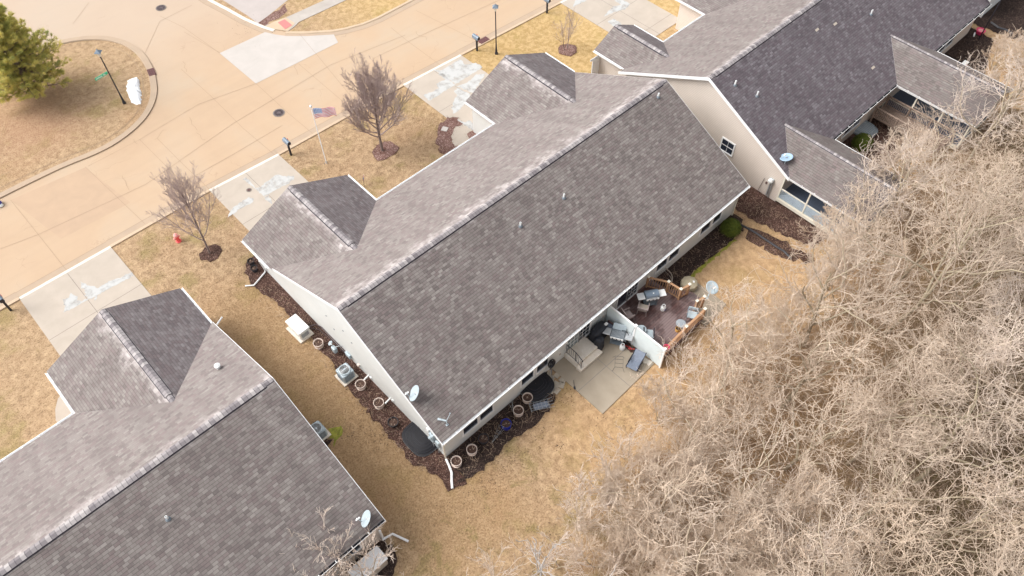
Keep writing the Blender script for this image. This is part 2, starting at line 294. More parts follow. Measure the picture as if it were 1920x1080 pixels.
# ------------------------------------------------------------------ mesh builder
class MB:
    def __init__(s): s.v = []; s.f = []; s.mi = []; s.uvs = {}; s.cur = 0
    def quadv(s, pts):
        i = len(s.v); s.v += [tuple(p) for p in pts]; s.f.append(tuple(range(i, i+len(pts)))); s.mi.append(s.cur); return s
    def add(s, vs, fs):
        i = len(s.v); s.v += [tuple(p) for p in vs]
        for f in fs: s.f.append(tuple(i+k for k in f)); s.mi.append(s.cur)
        return s
    def box(s, c, size, rz=0.0, rx=0.0, ry=0.0, bev=0.0):
        hx, hy, hz = [q/2 for q in size]
        mt = Matrix.Translation(Vector(c)) @ Matrix.Rotation(rz, 4, 'Z') @ Matrix.Rotation(ry, 4, 'Y') @ Matrix.Rotation(rx, 4, 'X')
        if bev <= 0:
            vs = [mt @ Vector((a*hx, b*hy, d*hz)) for d in (-1, 1) for a, b in ((-1, -1), (1, -1), (1, 1), (-1, 1))]
            return s.add(vs, [(3, 2, 1, 0), (4, 5, 6, 7), (0, 1, 5, 4), (1, 2, 6, 5), (2, 3, 7, 6), (3, 0, 4, 7)])
        b = min(bev, hx*.9, hy*.9, hz*.9)     # rounded plan corners and a chamfered rim
        ring = []
        for (sx, sy, a0) in ((1, 1, 0), (-1, 1, 90), (-1, -1, 180), (1, -1, 270)):
            for q in range(4):
                a = R_(a0+q*30); ring.append((sx*(hx-b), sy*(hy-b), math.cos(a), math.sin(a)))
        lv = [(-hz, b), (hz-b, b), (hz-b*.3, b*.72), (hz, 0.0)]
        vs = [mt @ Vector((x+cx*r, y+cy*r, z)) for z, r in lv for x, y, cx, cy in ring]; n = len(ring)
        fs = [tuple(reversed(range(n)))]
        for k in range(len(lv)-1):
            for j in range(n): fs.append((k*n+j, k*n+(j+1) % n, (k+1)*n+(j+1) % n, (k+1)*n+j))
        fs.append(tuple((len(lv)-1)*n+j for j in range(n)))
        return s.add(vs, fs)
    def tube(s, pts, r, n=6, cap=True):
        pts = [Vector(p) for p in pts]; rs = r if isinstance(r, (list, tuple)) else [r]*len(pts); i0 = len(s.v); L = len(pts)
        up = None
        for k, p in enumerate(pts):
            t = (pts[min(k+1, L-1)]-pts[max(k-1, 0)]).normalized()
            if up is None: up = t.orthogonal().normalized()
            else:
                up = (up - t*up.dot(t)); up = up.normalized() if up.length > 1e-6 else t.orthogonal().normalized()
            b = t.cross(up)
            for j in range(n):
                a = 2*math.pi*j/n; s.v.append(tuple(p+(up*math.cos(a)+b*math.sin(a))*rs[k]))
        for k in range(L-1):
            for j in range(n): s.f.append((i0+k*n+j, i0+k*n+(j+1) % n, i0+(k+1)*n+(j+1) % n, i0+(k+1)*n+j)); s.mi.append(s.cur)
        if cap:
            s.f.append(tuple(i0+j for j in reversed(range(n)))); s.mi.append(s.cur); s.f.append(tuple(i0+(L-1)*n+j for j in range(n))); s.mi.append(s.cur)
        return s
    def lathe(s, prof, c=(0, 0, 0), n=20, axis=None):
        mt = Matrix.Translation(Vector(c))
        if axis is not None: mt = mt @ Vector(axis).normalized().to_track_quat('Z', 'Y').to_matrix().to_4x4()
        i0 = len(s.v); L = len(prof)
        for r, z in prof:
            for j in range(n): a = 2*math.pi*j/n; s.v.append(tuple(mt @ Vector((r*math.cos(a), r*math.sin(a), z))))
        for k in range(L-1):
            for j in range(n): s.f.append((i0+k*n+j, i0+k*n+(j+1) % n, i0+(k+1)*n+(j+1) % n, i0+(k+1)*n+j)); s.mi.append(s.cur)
        if prof[0][0] > 1e-4: s.f.append(tuple(i0+j for j in reversed(range(n)))); s.mi.append(s.cur)
        if prof[-1][0] > 1e-4: s.f.append(tuple(i0+(L-1)*n+j for j in range(n))); s.mi.append(s.cur)
        return s
    def prism(s, poly, z0, z1):
        n = len(poly); vs = [(x, y, z0) for x, y in poly]+[(x, y, z1) for x, y in poly]
        return s.add(vs, [tuple(reversed(range(n))), tuple(range(n, 2*n))]+[(i, (i+1) % n, n+(i+1) % n, n+i) for i in range(n)])
    def build(s, name, mats, parent=None, smooth=False, uv=False, loc=None):
        me = bpy.data.meshes.new(name); me.from_pydata(s.v, [], s.f)
        if not isinstance(mats, (list, tuple)): mats = [mats]
        for m_ in mats: me.materials.append(M[m_] if isinstance(m_, str) else m_)
        if len(mats) > 1: me.polygons.foreach_set('material_index', s.mi)
        if smooth: me.polygons.foreach_set('use_smooth', [True]*len(s.f))
        if uv:
            ul = me.uv_layers.new(name='UVMap')
            for p in me.polygons:
                nn = p.normal; up = Vector((0, 0, 1)) - nn*nn.z
                up = up.normalized() if up.length > 1e-3 else Vector((0, 1, 0)); uu = up.cross(nn)
                for li in p.loop_indices:
                    q = me.vertices[me.loops[li].vertex_index].co; ul.data[li].uv = (q.dot(uu), q.dot(up))
        me.update(); o = bpy.data.objects.new(name, me); COL.objects.link(o)
        if parent is not None: o.parent = parent
        if loc is not None: o.location = loc
        return o
def tag(o, label, cat, group=None):
    o['label'] = label; o['category'] = cat
    if group: o['group'] = group
    return o
def thing(name, label, cat, loc=(0, 0, 0), rz=0.0, group=None):
    o = bpy.data.objects.new(name, None); COL.objects.link(o); o.location = loc if len(loc) == 3 else (*loc, 0); o.rotation_euler = (0, 0, rz)
    return tag(o, label, cat, group)
def struct(o): o['kind'] = 'structure'; return o
def copy_tree(o, parent=None):
    c = o.copy(); COL.objects.link(c)
    if parent is not None: c.parent = parent
    for ch in list(o.children): copy_tree(ch, c)
    return c
rnd = random.Random(7)
def jag(poly, amp=0.12, step=0.35, seed=1, fixed=()):
    """subdivide a closed outline and roughen it like a real bed edge"""
    r = random.Random(seed); out = []; n = len(poly)
    for i in range(n):
        a, b = poly[i], poly[(i+1) % n]; L = math.hypot(b[0]-a[0], b[1]-a[1]); k = max(1, int(L/step))
        for j in range(k):
            t = j/k; q = 0 if i in fixed else amp
            out.append((a[0]+(b[0]-a[0])*t+r.uniform(-q, q), a[1]+(b[1]-a[1])*t+r.uniform(-q, q)))
    return out
def sheet(name, poly, z, mat, thick=0.0):
    mb = MB(); ar = sum(poly[i][0]*poly[(i+1) % len(poly)][1]-poly[(i+1) % len(poly)][0]*poly[i][1] for i in range(len(poly)))
    if ar < 0: poly = poly[::-1]
    if thick: mb.prism(poly, z, z+thick)
    else: mb.quadv([(x, y, z) for x, y in poly])
    return struct(mb.build(name, mat))
def P(*uv, z=0.0): return [G(u, v, z) for u, v in uv]

# ================================================================== ground, road, drives
sheet('ground', [(-140, -120), (160, -120), (160, 160), (-140, 160)], 0.0, 'lawn')
KL = [(-60, 26.2), (-30, 25.5), (-11.3, 25.06), (1.3, 24.93), (6.3, 24.62), (16.9, 24.35), (22.2, 24.05), (32.3, 23.5), (45, 22.8), (80, 20.6)]
isl = P((-160, 452), (-60, 403), (0, 373), (60, 343), (120, 314), (177, 292), (213, 274), (247, 250), (270, 228), (283, 210), (293, 188), (296, 165), (290, 133), (279, 112), (267, 97), (250, 84), (233, 76), (200, 68), (153, 69), (90, 82), (20, 110), (-120, 170))
opp = P((330, -45), (397, 0), (428, 16), (462, 35), (497, 50), (516, 56), (536, 60), (577, 60), (625, 57), (647, 53), (680, 44), (707, 33), (770, 0), (860, -45), (1000, -120))
road_poly = KL + [(80, 40)] + [opp[-1]] + opp[::-1][1:] + [(13, 62), (-40, 75), (-40, 52)] + isl[::-1] + [(-60, 40)]
mb = MB(); mb.quadv([(x, y, 0.008) for x, y in road_poly]); struct(mb.build('road', 'road'))
def strip(path, w0, w1, z0, z1, mb=None):
    """flat or tilted band beside a path, offset w0..w1 to its left"""
    mb = mb or MB(); L = len(path); off = []
    for i, p in enumerate(path):
        a = Vector(path[max(i-1, 0)][:2]); b = Vector(path[min(i+1, L-1)][:2]); t = (b-a).normalized(); nn = Vector((-t.y, t.x))
        off.append((Vector(p[:2])+nn*w0, Vector(p[:2])+nn*w1))
    for i in range(L-1):
        mb.quadv([(*off[i][0], z0), (*off[i+1][0], z0), (*off[i+1][1], z1), (*off[i][1], z1)])
    return mb
def kerb(name, path, side, mat='conc_kerb', hgt=0.10, gut=True, w=0.20):
    s_ = side; mb = MB()
    strip(path, 0.0, 0.0001*s_, 0.0, hgt, mb); strip(path, 0.0, w*s_, hgt, hgt, mb); strip(path, w*s_, (w+0.05)*s_, hgt, 0.02, mb)
    struct(mb.build(name, mat))
    if gut: struct(strip(path, (w+0.05)*s_, (w+0.5)*s_, 0.014, 0.014).build('gutter_pan', 'conc_gutter')); 
    struct(strip(path, (w+0.50)*s_, (w+0.53)*s_, 0.0165, 0.0165).build('gutter_joint', 'joint'))
def seg(x0, x1):
    def yy(x):
        for a, b in zip(KL, KL[1:]):
            if a[0] <= x <= b[0]: return a[1]+(b[1]-a[1])*(x-a[0])/(b[0]-a[0])
        return KL[-1][1]
    n = max(2, int((x1-x0)/2)+1); return [(x0+(x1-x0)*i/(n-1), yy(x0+(x1-x0)*i/(n-1))) for i in range(n)]
drives = [(-11.3, -5.6), (1.25, 6.35), (16.9, 22.2), (32.3, 37.6)]
px = -60
for a, b in drives:
    kerb('kerb', seg(px, a), 1, hgt=0.07); kerb('kerb', seg(a, b), 1, 'conc_kerb_pale', hgt=0.035, w=0.16); px = b
kerb('kerb', seg(px, 80), 1, hgt=0.07)
def smooth(path, k=2):
    for _ in range(k):
        q = [path[0]]
        for a, b in zip(path, path[1:]): q += [(a[0]*.75+b[0]*.25, a[1]*.75+b[1]*.25), (a[0]*.25+b[0]*.75, a[1]*.25+b[1]*.75)]
        path = q+[path[-1]]
    return path
isl_in = isl
kerb('kerb', smooth(isl_in), 1, 'conc_gutter', hgt=0.09, gut=False, w=0.42)
kerb('kerb', opp[:6], -1, 'conc_kerb_pale', hgt=0.05); kerb('kerb', opp[6:], -1, 'conc_kerb', hgt=0.07)
sheet('road_patch', P((412, 100), (497, 60.5), (516, 65), (537, 68), (577, 68), (626, 65), (634, 80), (480, 157)), 0.0185, 'conc_patch')
concrete('conc_panel', (0.435, 0.315, 0.222), (0.48, 0.345, 0.24), da=0.08)
sheet('road_panel', P((20, 375), (160, 314), (245, 380), (115, 448)), 0.0120, 'conc_panel')
def lines(name, segs, wd, z, mat):
    mb = MB()
    for s_ in segs:
        pts = [G(*q) for q in s_]; strip(pts, -wd/2, wd/2, z, z, mb)
    return struct(mb.build(name, mat))
lines('road_joints', [[(20, 375), (72, 440), (125, 507)], [(160, 313), (272, 420)], [(-60, 490), (72, 440), (214, 374), (275, 345), (437, 232), (620, 122), (760, 66)], [(165, 312), (262, 262), (345, 345)], [(262, 262), (372, 196), (480, 157)], [(295, 260), (345, 310), (440, 400)],
      [(137, 45), (167, 5)], [(272, 100), (300, 40), (360, 10)], [(300, 30), (345, 52), (412, 100)], [(412, 99), (345, 60)], [(560, 120), (660, 205), (690, 232)], [(480, 157), (540, 212), (600, 262)], [(340, 130), (395, 180), (455, 240), (520, 295)], [(700, 232), (600, 110), (560, 62)],
      [(733, 52), (765, 78), (850, 140)], [(780, 20), (930, 95)], [(530, 235), (437, 290), (330, 350)], [(700, 110), (800, 62), (960, -10)], [(700, 232), (830, 170), (900, 130)], [(1, 330), (20, 322)]], 0.019, 0.0195, 'joint')
cr = random.Random(4); cks = []
for (u, v, n_) in ((370, 245, 5), (385, 262, 5), (290, 262, 4), (640, 70, 4), (800, 75, 5), (350, 135, 5), (250, 262, 4), (230, 330, 5), (560, 140, 4), (700, 45, 3)):
    for _ in range(1):
        q = [(u, v)]; du, dv = cr.uniform(-6, 6), cr.uniform(-5, 5)
        for i in range(n_): q.append((q[-1][0]+du+cr.uniform(-4, 4), q[-1][1]+dv+cr.uniform(-4, 4)))
        cks.append(q)
lines('road_cracks', cks, 0.018, 0.0205, 'joint')
# driveways (door line to kerb), their joints and dried salt
for i, ((a, b), yd) in enumerate(zip(drives, (16.0, 16.6, 16.6, 15.5))):
    ya = seg(a, b); sheet('driveway', [(a, yd), (b, yd)]+ya[::-1], 0.012, 'conc_drive', 0.018)
    mb = MB(); m_ = (a+b)/2; yy0 = ya[0][1]
    for y in (yy0-3.9, yy0-7.0): mb.quadv([(a, y, .032), (b, y, .032), (b, y+.03, .032), (a, y+.03, .032)])
    mb.quadv([(m_, yd, .0325), (m_+.03, yd, .0325), (m_+.03, yy0-.1, .0325), (m_, yy0-.1, .0325)])
    struct(mb.build('driveway_joints', 'joint_grey'))
salt = [
 [(118, 592), (122, 575), (117, 563), (128, 560), (133, 551), (145, 556), (146, 563), (155, 566), (160, 562), (171, 560), (119, 588)],
 [(152, 528), (153, 540), (160, 545), (160, 555), (170, 561), (250, 518), (249, 512), (240, 514), (225, 522), (205, 528), (185, 540), (170, 537)],
 [(176, 562), (183, 553), (181, 562), (178, 566)],
 [(456, 337), (462, 332), (470, 342), (480, 354), (490, 352), (495, 344), (502, 340), (512, 334), (519, 328), (530, 331), (541, 331), (551, 330), (550, 338), (540, 345), (495, 369), (480, 355)],
 [(427, 408), (433, 394), (445, 385), (455, 377), (466, 371), (476, 374), (474, 380), (462, 386), (450, 392), (440, 400)],
 [(496, 371), (504, 368), (508, 376), (512, 383), (505, 381)],
 [(812, 131), (827, 133), (850, 119), (864, 112), (872, 122), (893, 118), (905, 127), (855, 158)],
 [(802, 188), (795, 178), (808, 174), (822, 166), (818, 158), (836, 149), (822, 141), (830, 138), (853, 160), (804, 190)],
 [(857, 163), (862, 160), (873, 157), (885, 149), (893, 140), (905, 140), (912, 137), (898, 158), (888, 175), (870, 168)],
 [(847, 205), (850, 190), (858, 180), (852, 172), (858, 165), (880, 176), (882, 182), (874, 192), (865, 203), (852, 214)],
 [(846, 222), (872, 236), (888, 246), (886, 232), (880, 226), (872, 230), (862, 226)],
 [(1074, 14), (1098, 2), (1110, -4), (1096, -12), (1080, 0)], [(1131, 33), (1150, 12), (1165, 10), (1152, 2), (1160, -5), (1182, 8), (1172, 18), (1150, 24)], [(1140, 41), (1150, 35), (1165, 45), (1172, 62), (1160, 60)],
]
for i, q in enumerate(salt): sheet('salt_stain', jag(P(*q), 0.05, 0.11, seed=i), 0.036, 'salt')
# far side of the street
sheet('parking_pad', P((404, -8), (440, 14), (465, 30), (483, 44), (500, 32), (540, 0), (620, -60), (480, -60)), 0.012, 'conc_lot')
sheet('sidewalk', P((497, 48), (510, 44), (535, 34), (610, 0), (700, -45), (735, -45), (650, 0), (560, 42), (553, 50), (540, 59), (517, 55)), 0.012, 'conc_walk', 0.02)
sheet('kerb_ramp', P((498, 50), (512, 42), (536, 33), (553, 44), (540, 59), (517, 56)), 0.036, 'conc_kerb')
sheet('tactile_paving', P((521, 43), (534, 37), (548, 48), (535, 55.5)), 0.041, 'tactile', 0.01)
sheet('bare_soil', jag(P((484, 45), (512, 24), (540, 4), (536, 20), (520, 34), (500, 47)), 0.18, 0.4, 5), 0.010, 'mulch_red')
# front walks
def arc_walk(pts, name='front_walk'): return sheet(name, pts, 0.014, 'conc_drive', 0.02)
arc_walk([(20.0, 16.9), (17.0, 16.9)]+P((867, 233), (855, 238), (847, 247), (845, 262), (852, 275), (866, 284))+[(18.5, 14.4), (20, 14.4)])
arc_walk(P((1172, 64), (1158, 70), (1149, 78), (1148, 92), (1155, 100))+[(31.5, 13.5), (34.5, 13.5), (34.5, 16.5)])
arc_walk(P((118, 736), (109, 748), (104, 768), (105, 788), (112, 800), (150, 800), (150, 760)))
# patio, landing, forest floor
def slab(name, poly, z, t, mat): return sheet(name, poly, z, mat, t)
slab('patio', [(7.9, -3.42), (12.2, -3.3), (12.2, 0.42), (7.9, 0.42)], 0.006, 0.05, 'conc_patio')
mb = MB(); mb.quadv([(7.9, -1.62, .058), (12.2, -1.62, .058), (12.2, -1.585, .058), (7.9, -1.585, .058)]); mb.quadv([(10.15, -3.4, .0585), (10.185, -3.4, .0585), (10.185, .3, .0585), (10.15, .3, .0585)]); struct(mb.build('patio_joints', 'joint_grey'))
slab('landing', [(16.2, -3.75), (18.3, -3.6), (18.3, -1.0), (16.2, -1.0)], 0.006, 0.04, 'conc_patio')
fl = [(-30, -40), (-6, -14.5), (-2, -11), (3.5, -8.4), (8, -7.0), (12, -6.4), (17, -7.4), (22, -8.2), (27, -8.0), (31, -7.2), (36, -5.6), (41, -5.8), (46, -7), (52, -8.5), (60, -9.5), (120, -14), (150, -110), (-130, -110)]
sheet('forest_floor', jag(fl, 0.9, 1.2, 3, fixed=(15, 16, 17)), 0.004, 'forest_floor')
# planting beds
def bed(poly, mat='mulch', seed=1, z=0.010, name='mulch_bed', amp=0.12): return sheet(name, jag(poly, amp, 0.22, seed), z, mat, 0.03)
bed([(0.4, 18.3)]+P((474, 480), (461, 492), (459, 515), (480, 540), (520, 570), (560, 610), (598, 655), (640, 700), (680, 760), (730, 820), (775, 868), (820, 893))+[(-0.7, -0.9), (0.2, -1.3), (0.6, 0.6), (0.6, 18.3)], 'mulch', 2)
bed([(-0.3, -1.0), (1.2, -1.35), (2.6, -1.2), (4.1, -1.25), (5.2, -1.5), (6.4, -1.2), (7.1, -0.7), (7.85, 0.6), (0.3, 0.6), (0.2, -0.9)], 'mulch_dark', 3, z=0.014)
bed([(15.6, 0.6), (15.6, -0.5), (17.2, -0.9), (19.5, -0.75), (21.5, -0.85), (23.6, -0.9), (24.3, -0.3), (24.3, 0.6)], 'mulch_dark', 4)
bed([(24.9, 6.5), (24.6, 2.0), (24.7, -0.3), (25.0, -2.4), (25.6, -4.6), (27.4, -5.0), (27.2, 6.5)], 'mulch', 5)
bed([(31.6, -0.5), (39.4, -0.5), (39.2, -3.9), (35.5, -4.2), (31.6, -3.4)], 'mulch', 6)
bed([(44.4, -0.5), (53.2, -0.4), (52.8, -2.6), (48, -4.2), (44.4, -4)], 'mulch_dark', 7)
bed([(53.5, 4), (53.6, 0), (54.2, -4.5), (60, -7), (72, -6), (72, 4)], 'mulch_dark', 8)
bed(P((868, 232), (856, 221), (838, 220), (824, 236), (818, 260), (822, 280), (832, 290))+[(16, 14.2), (18.6, 14.2)]+P((852, 275), (846, 262), (847, 247), (855, 238)), 'mulch_red', 9)
bed(P((889, 244), (880, 247), (875, 254), (878, 261), (893, 262), (895, 250)), 'mulch_red', 10, z=0.02)
bed([(-4.9, 15.6), (-4.1, 15.9), (-3.8, 14.6), (-4.3, 13.6), (-4.9, 13.9)], 'mulch_dark', 12)
bed([(-4.9, 4.8), (-3.4, 5.2), (-3.3, 6.6), (-4.9, 6.8)], 'mulch_dark', 13)
bed([(-8.5, -0.5), (-4.6, -0.5), (-4.5, -1.6), (-5.6, -2.4), (-8.6, -2.6)], 'mulch_dark', 14)
bed([(7.4, 14.5), (7.4, 17.2), (8.3, 17.0), (8.7, 15.2), (13, 14.9), (13, 14.0)], 'mulch_red', 15, amp=0.2)
for i, (x, y, r, r2) in enumerate(((-1.42, 20.42, .62, .62), (11.75, 20.1, .95, .8), (28.4, 19.1, .75, .75))):
    bed([(x+r*math.cos(a*.5236), y+r2*math.sin(a*.5236)) for a in range(12)], 'mulch_red' if i else 'mulch', 20+i, name='tree_ring')
sheet('moss_edge', jag([(16.9, -1.0), (18.4, -0.75), (20.6, -0.85), (22.6, -0.9), (22.6, -1.08), (20.5, -1.05), (18.3, -1.05), (17.2, -1.2)], 0.09, 0.2, 31), 0.009, 'moss')
sheet('moss_edge', jag([(-3.4, 4.9), (-2.7, 5.1), (-2.6, 5.7), (-3.2, 5.9)], 0.12, 0.2, 32), 0.009, 'moss')
sheet('soil_patch', jag([(24.0, -1.0), (24.6, -3.0), (24.9, -5.0), (24.3, -5.3), (23.5, -3.2), (23.3, -1.2)], 0.25, 0.3, 33), 0.007, 'mulch')
# snow heap left by the plough
mb = MB(); r = random.Random(3); pc = P((240, 152), (247, 147), (256, 145), (263, 150), (262, 162), (265, 172), (264, 185), (266, 195), (256, 197), (246, 190), (241, 178), (237, 168), (238, 160))
cx = sum(p[0] for p in pc)/len(pc); cy = sum(p[1] for p in pc)/len(pc); out = jag(pc, 0.06, 0.15, 8); n = len(out)
rings = [[(cx+(x-cx)*f+r.uniform(-.04, .04), cy+(y-cy)*f+r.uniform(-.04, .04), z+r.uniform(-.02, .02)*(f < 1)) for x, y in out] for f, z in ((1, .003), (.9, .09), (.6, .17), (.3, .2))]
vs = [q for rg in rings for q in rg]+[(cx, cy, .21)]; fs = []
for k in range(3):
    for j in range(n): fs.append((k*n+j, k*n+(j+1) % n, (k+1)*n+(j+1) % n, (k+1)*n+j))
for j in range(n): fs.append((3*n+j, 3*n+(j+1) % n, 4*n))
tag(MB().add(vs, fs).build('snow_pile', 'snow', smooth=True), 'small melting heap of white snow on the grass corner by the kerb', 'snow pile')
#NEXT
# ================================================================== houses
HE = 2.652; OV = 0.43; RK = 0.30
def house(name, label, x0, y0, L, D, yr, hr, gar, mats, siding_m, trim='white_trim', trim_near=True, gy=17.59, rear_gutter='white_trim', porches=(), gz=4.458, doors=()):
    """origin: near rear eave corner. gar: (xa, xb) garage wings toward the street. porches: rear wings"""
    root = thing(name, label, 'duplex house', (x0, y0, 0))
    mr, mf, mga, mgb, mp = mats; s = (hr-HE)/yr; sf = (hr-HE)/(D-yr); T = 0.14; e0 = 0.10
    roof = MB()
    def face(pts, mi, down=(0, 0, -T)):
        roof.cur = mi; roof.quadv(pts)
        roof.cur = 4; n = len(pts); lo = [(p[0], p[1], p[2]-T) for p in pts]
        roof.quadv(lo[::-1])
        for i in range(n):
            j = (i+1) % n; roof.quadv([pts[i], lo[i], lo[j], pts[j]])
    face([(0, e0, HE+s*e0), (L, e0, HE+s*e0), (L, yr, hr), (0, yr, hr)], 0)
    face([(L, D-e0, HE+sf*e0), (0, D-e0, HE+sf*e0), (0, yr, hr), (L, yr, hr)], 1)
    for a, b in gar:
        m = (a+b)/2; yi = D-(gz-HE)/sf; e = 0.012; ov = 0.05
        sg = (gz-HE)/((b-a)/2)
        face([(a+e0, gy, HE+e+sg*e0), (a+e0, D-.12, HE+e+sg*e0), (m, yi-ov, gz+e), (m, gy, gz+e)], 2)
        face([(b-e0, D-.12, HE+e+sg*e0), (b-e0, gy, HE+e+sg*e0), (m, gy, gz+e), (m, yi-ov, gz+e)], 3)
    ptop = []
    for a, b, yf in porches:
        m = (a+b)/2; pz = HE+s*(b-a)/2; yi = (pz-HE)/s; e = 0.012
        face([(a, 0.02, HE+e), (a, yf, HE+e), (m, yf, pz+e), (m, yi, pz+e)], 5)
        face([(b, yf, HE+e), (b, 0.02, HE+e), (m, yi, pz+e), (m, yf, pz+e)], 5); ptop.append((m, yf, yi, pz))
    ro = roof.build('roof', [mr, mf, mga, mgb, trim, mp], root, uv=True)
    # ridge vents with their cap shingles and edge shadows laid on as dark strips
    def cap(p0, p1, sl, wdt=0.17, up=0.055):
        a = Vector(p0); b = Vector(p1); t = (b-a).normalized(); nn = Vector((-t.y, t.x, 0)); z = Vector((0, 0, 1)); mb = MB(); mb.cur = 0
        for sg in (1, -1):
            o_ = nn*sg*wdt - z*sl*wdt
            q = [a+z*up, b+z*up, b+o_+z*up, a+o_+z*up]
            mb.quadv(q if sg < 0 else q[::-1])
            mb.cur = 1; w_ = [a+o_+z*up, b+o_+z*up, b+o_-z*.02, a+o_-z*.02]; mb.quadv(w_)
            u_ = [b+o_-z*.0+z*.008, a+o_+z*.008, a+o_*1.22+z*.008-z*0.0, b+o_*1.22+z*.008]; mb.quadv(u_); mb.cur = 0
        for e_ in (a, b):
            mb.quadv([e_+nn*wdt-z*sl*wdt-z*.02, e_+z*up, e_-nn*wdt-z*sl*wdt-z*.02])
        o = mb.build('ridge_vent', ['ridge_cap', 'gutter_dark'], root)
        me = o.data; ul = me.uv_layers.new(name='UVMap')
        for lp in me.loops: ul.data[lp.index].uv = ((me.vertices[lp.vertex_index].co-a).dot(t), 0)
    cap((0.45, yr, hr), (L-.45, yr, hr), s)
    lowcap = []
    for (a, b) in gar:
        m = (a+b)/2; yi = D-(gz-HE)/sf; cap((m, gy-.35, gz+.012), (m, yi+.45, gz+.012), (gz-HE)/((b-a)/2))
        cap((m, gy-.02, gz+.012), (m, gy-.36, gz+.012), (gz-HE)/((b-a)/2), .14, .02); cap((m, yi+.44, gz+.012), (m, yi, gz+.012), (gz-HE)/((b-a)/2), .13, .02)
    for m, yf, yi, pz in ptop: cap((m, yf+.03, pz+.012), (m, yi, pz+.012), s, .11, .03)
    cap((.03, yr, hr), (.44, yr, hr), s, .13, .02); cap((L-.03, yr, hr), (L-.44, yr, hr), s, .13, .02)
    # white rake boards on both gables
    for x, q in ((0, -1), (L, 1)):
        mb = MB(); z1, z2, t = (.012 if q < 0 else -.012), .20, .03
        for (ya, za), (yb, zb) in (((0, HE), (yr, hr)), ((D, HE), (yr, hr))):
            pr = [(x+q*.001, ya, za+z1), (x+q*.001, yb, zb+z1), (x+q*.001, yb, zb-z2), (x+q*.001, ya, za-z2)]
            po = [(x+q*t, p[1], p[2]) for p in pr]; mb.add(pr+po, [(0, 1, 2, 3), (7, 6, 5, 4), (0, 4, 5, 1), (3, 2, 6, 7), (0, 3, 7, 4)])
        mb.build('rake_board', trim, root)
    # gutters: an open trough along each eave
    def gutter(p0, p1, outv, inner='white_trim', strap=0.9):
        a = Vector(p0); b = Vector(p1); o_ = Vector(outv); z = Vector((0, 0, 1)); mb = MB(); a = a+z*.03-o_*e0; b = b+z*.03-o_*e0
        prof = [o_*.002+z*0.0, o_*.002-z*.12, o_*.10-z*.12, o_*.13-z*.02, o_*.13, o_*.112, o_*.095-z*.09, o_*.02-z*.09, o_*.02]
        n = len(prof)
        vs = [a+p for p in prof]+[b+p for p in prof]
        mb.add(vs, [(i, i+1, n+i+1, n+i) for i in range(5)]); mb.cur = 1; mb.add(vs, [(i, i+1, n+i+1, n+i) for i in range(5, n-1)]); mb.cur = 0
        mb.add([a+p for p in prof], [tuple(range(n))[:9]]); mb.add([b+p for p in prof], [tuple(range(n))[::-1]])
        k = int((b-a).length/strap); t = (b-a).normalized()
        for i in range(1, k+1):
            c = a+(b-a)*(i/(k+1)); mb.quadv([c+z*.004-t*.02, c+t*.02+z*.004, c+o_*.125+t*.02+z*.004, c+o_*.125-t*.02+z*.004])
        mb.build('gutter', ['white_trim' if trim == 'white_trim' else trim, inner], root)
    cuts = sorted([(a, b) for a, b, _ in porches]); xs = 0
    for a, b in cuts: gutter((xs, 0, HE), (a, 0, HE), (0, -1, 0), rear_gutter) if a-xs > .3 else None; xs = b
    gutter((xs, 0, HE), (L, 0, HE), (0, -1, 0), rear_gutter)
    for a, b, yf in porches: gutter((a, yf, HE), (a, 0, HE), (-1, 0, 0)); gutter((b, 0, HE), (b, yf, HE), (1, 0, 0))
    xs = 0
    for a, b in sorted(gar):
        if a-xs > .4: gutter((xs, D, HE), (a, D, HE), (0, 1, 0))
        gutter((a, gy, HE), (a, D if a > .5 else D+.1, HE), (-1, 0, 0)); gutter((b, D, HE), (b, gy, HE), (1, 0, 0)); xs = b
    if L-xs > .4: gutter((xs, D, HE), (L, D, HE), (0, 1, 0))
    # walls
    wl = MB()
    def gabled(xa, xb, ya, yb, axis, e0, pk, mid):
        # pentagonal prism, ridge along axis
        if axis == 'x': sec = [(ya, 0), (yb, 0), (yb, e0), (mid, pk), (ya, e0)]; vs = [(xa, p, q) for p, q in sec]+[(xb, p, q) for p, q in sec]
        else: sec = [(xa, 0), (xb, 0), (xb, e0), (mid, pk), (xa, e0)]; vs = [(p, ya, q) for p, q in sec]+[(p, yb, q) for p, q in sec]
        n = 5; wl.add(vs, [tuple(range(n)), tuple(reversed(range(n, 2*n)))]+[(i, n+i, n+(i+1) % n, (i+1) % n) for i in range(n)])
    t_ = T+.03
    gabled(RK, L-RK, OV, D-OV, 'x', HE+s*OV-t_, hr-t_, yr)
    for a, b in gar:
        sg = (gz-HE)/((b-a)/2); gabled(a+OV*.9+(.0 if a > .5 else .1), b-OV*.9, D-OV-1.2, gy-.3, 'y', HE+sg*OV-t_-.05, gz-t_-.05, (a+b)/2)
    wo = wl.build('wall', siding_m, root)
    for a, b in gar:
        mb = MB(); m = (a+b)/2; mb.box((m, gy-.275, 1.08), (4.9, .05, 2.14)); mb.box((m, gy-.24, 2.2), (5.3, .04, .16))
        for k in range(4): mb.box((m, gy-.242, .27+.53*k), (4.8, .015, .46))
        mb.build('garage_door', 'white_trim', root)
    return root
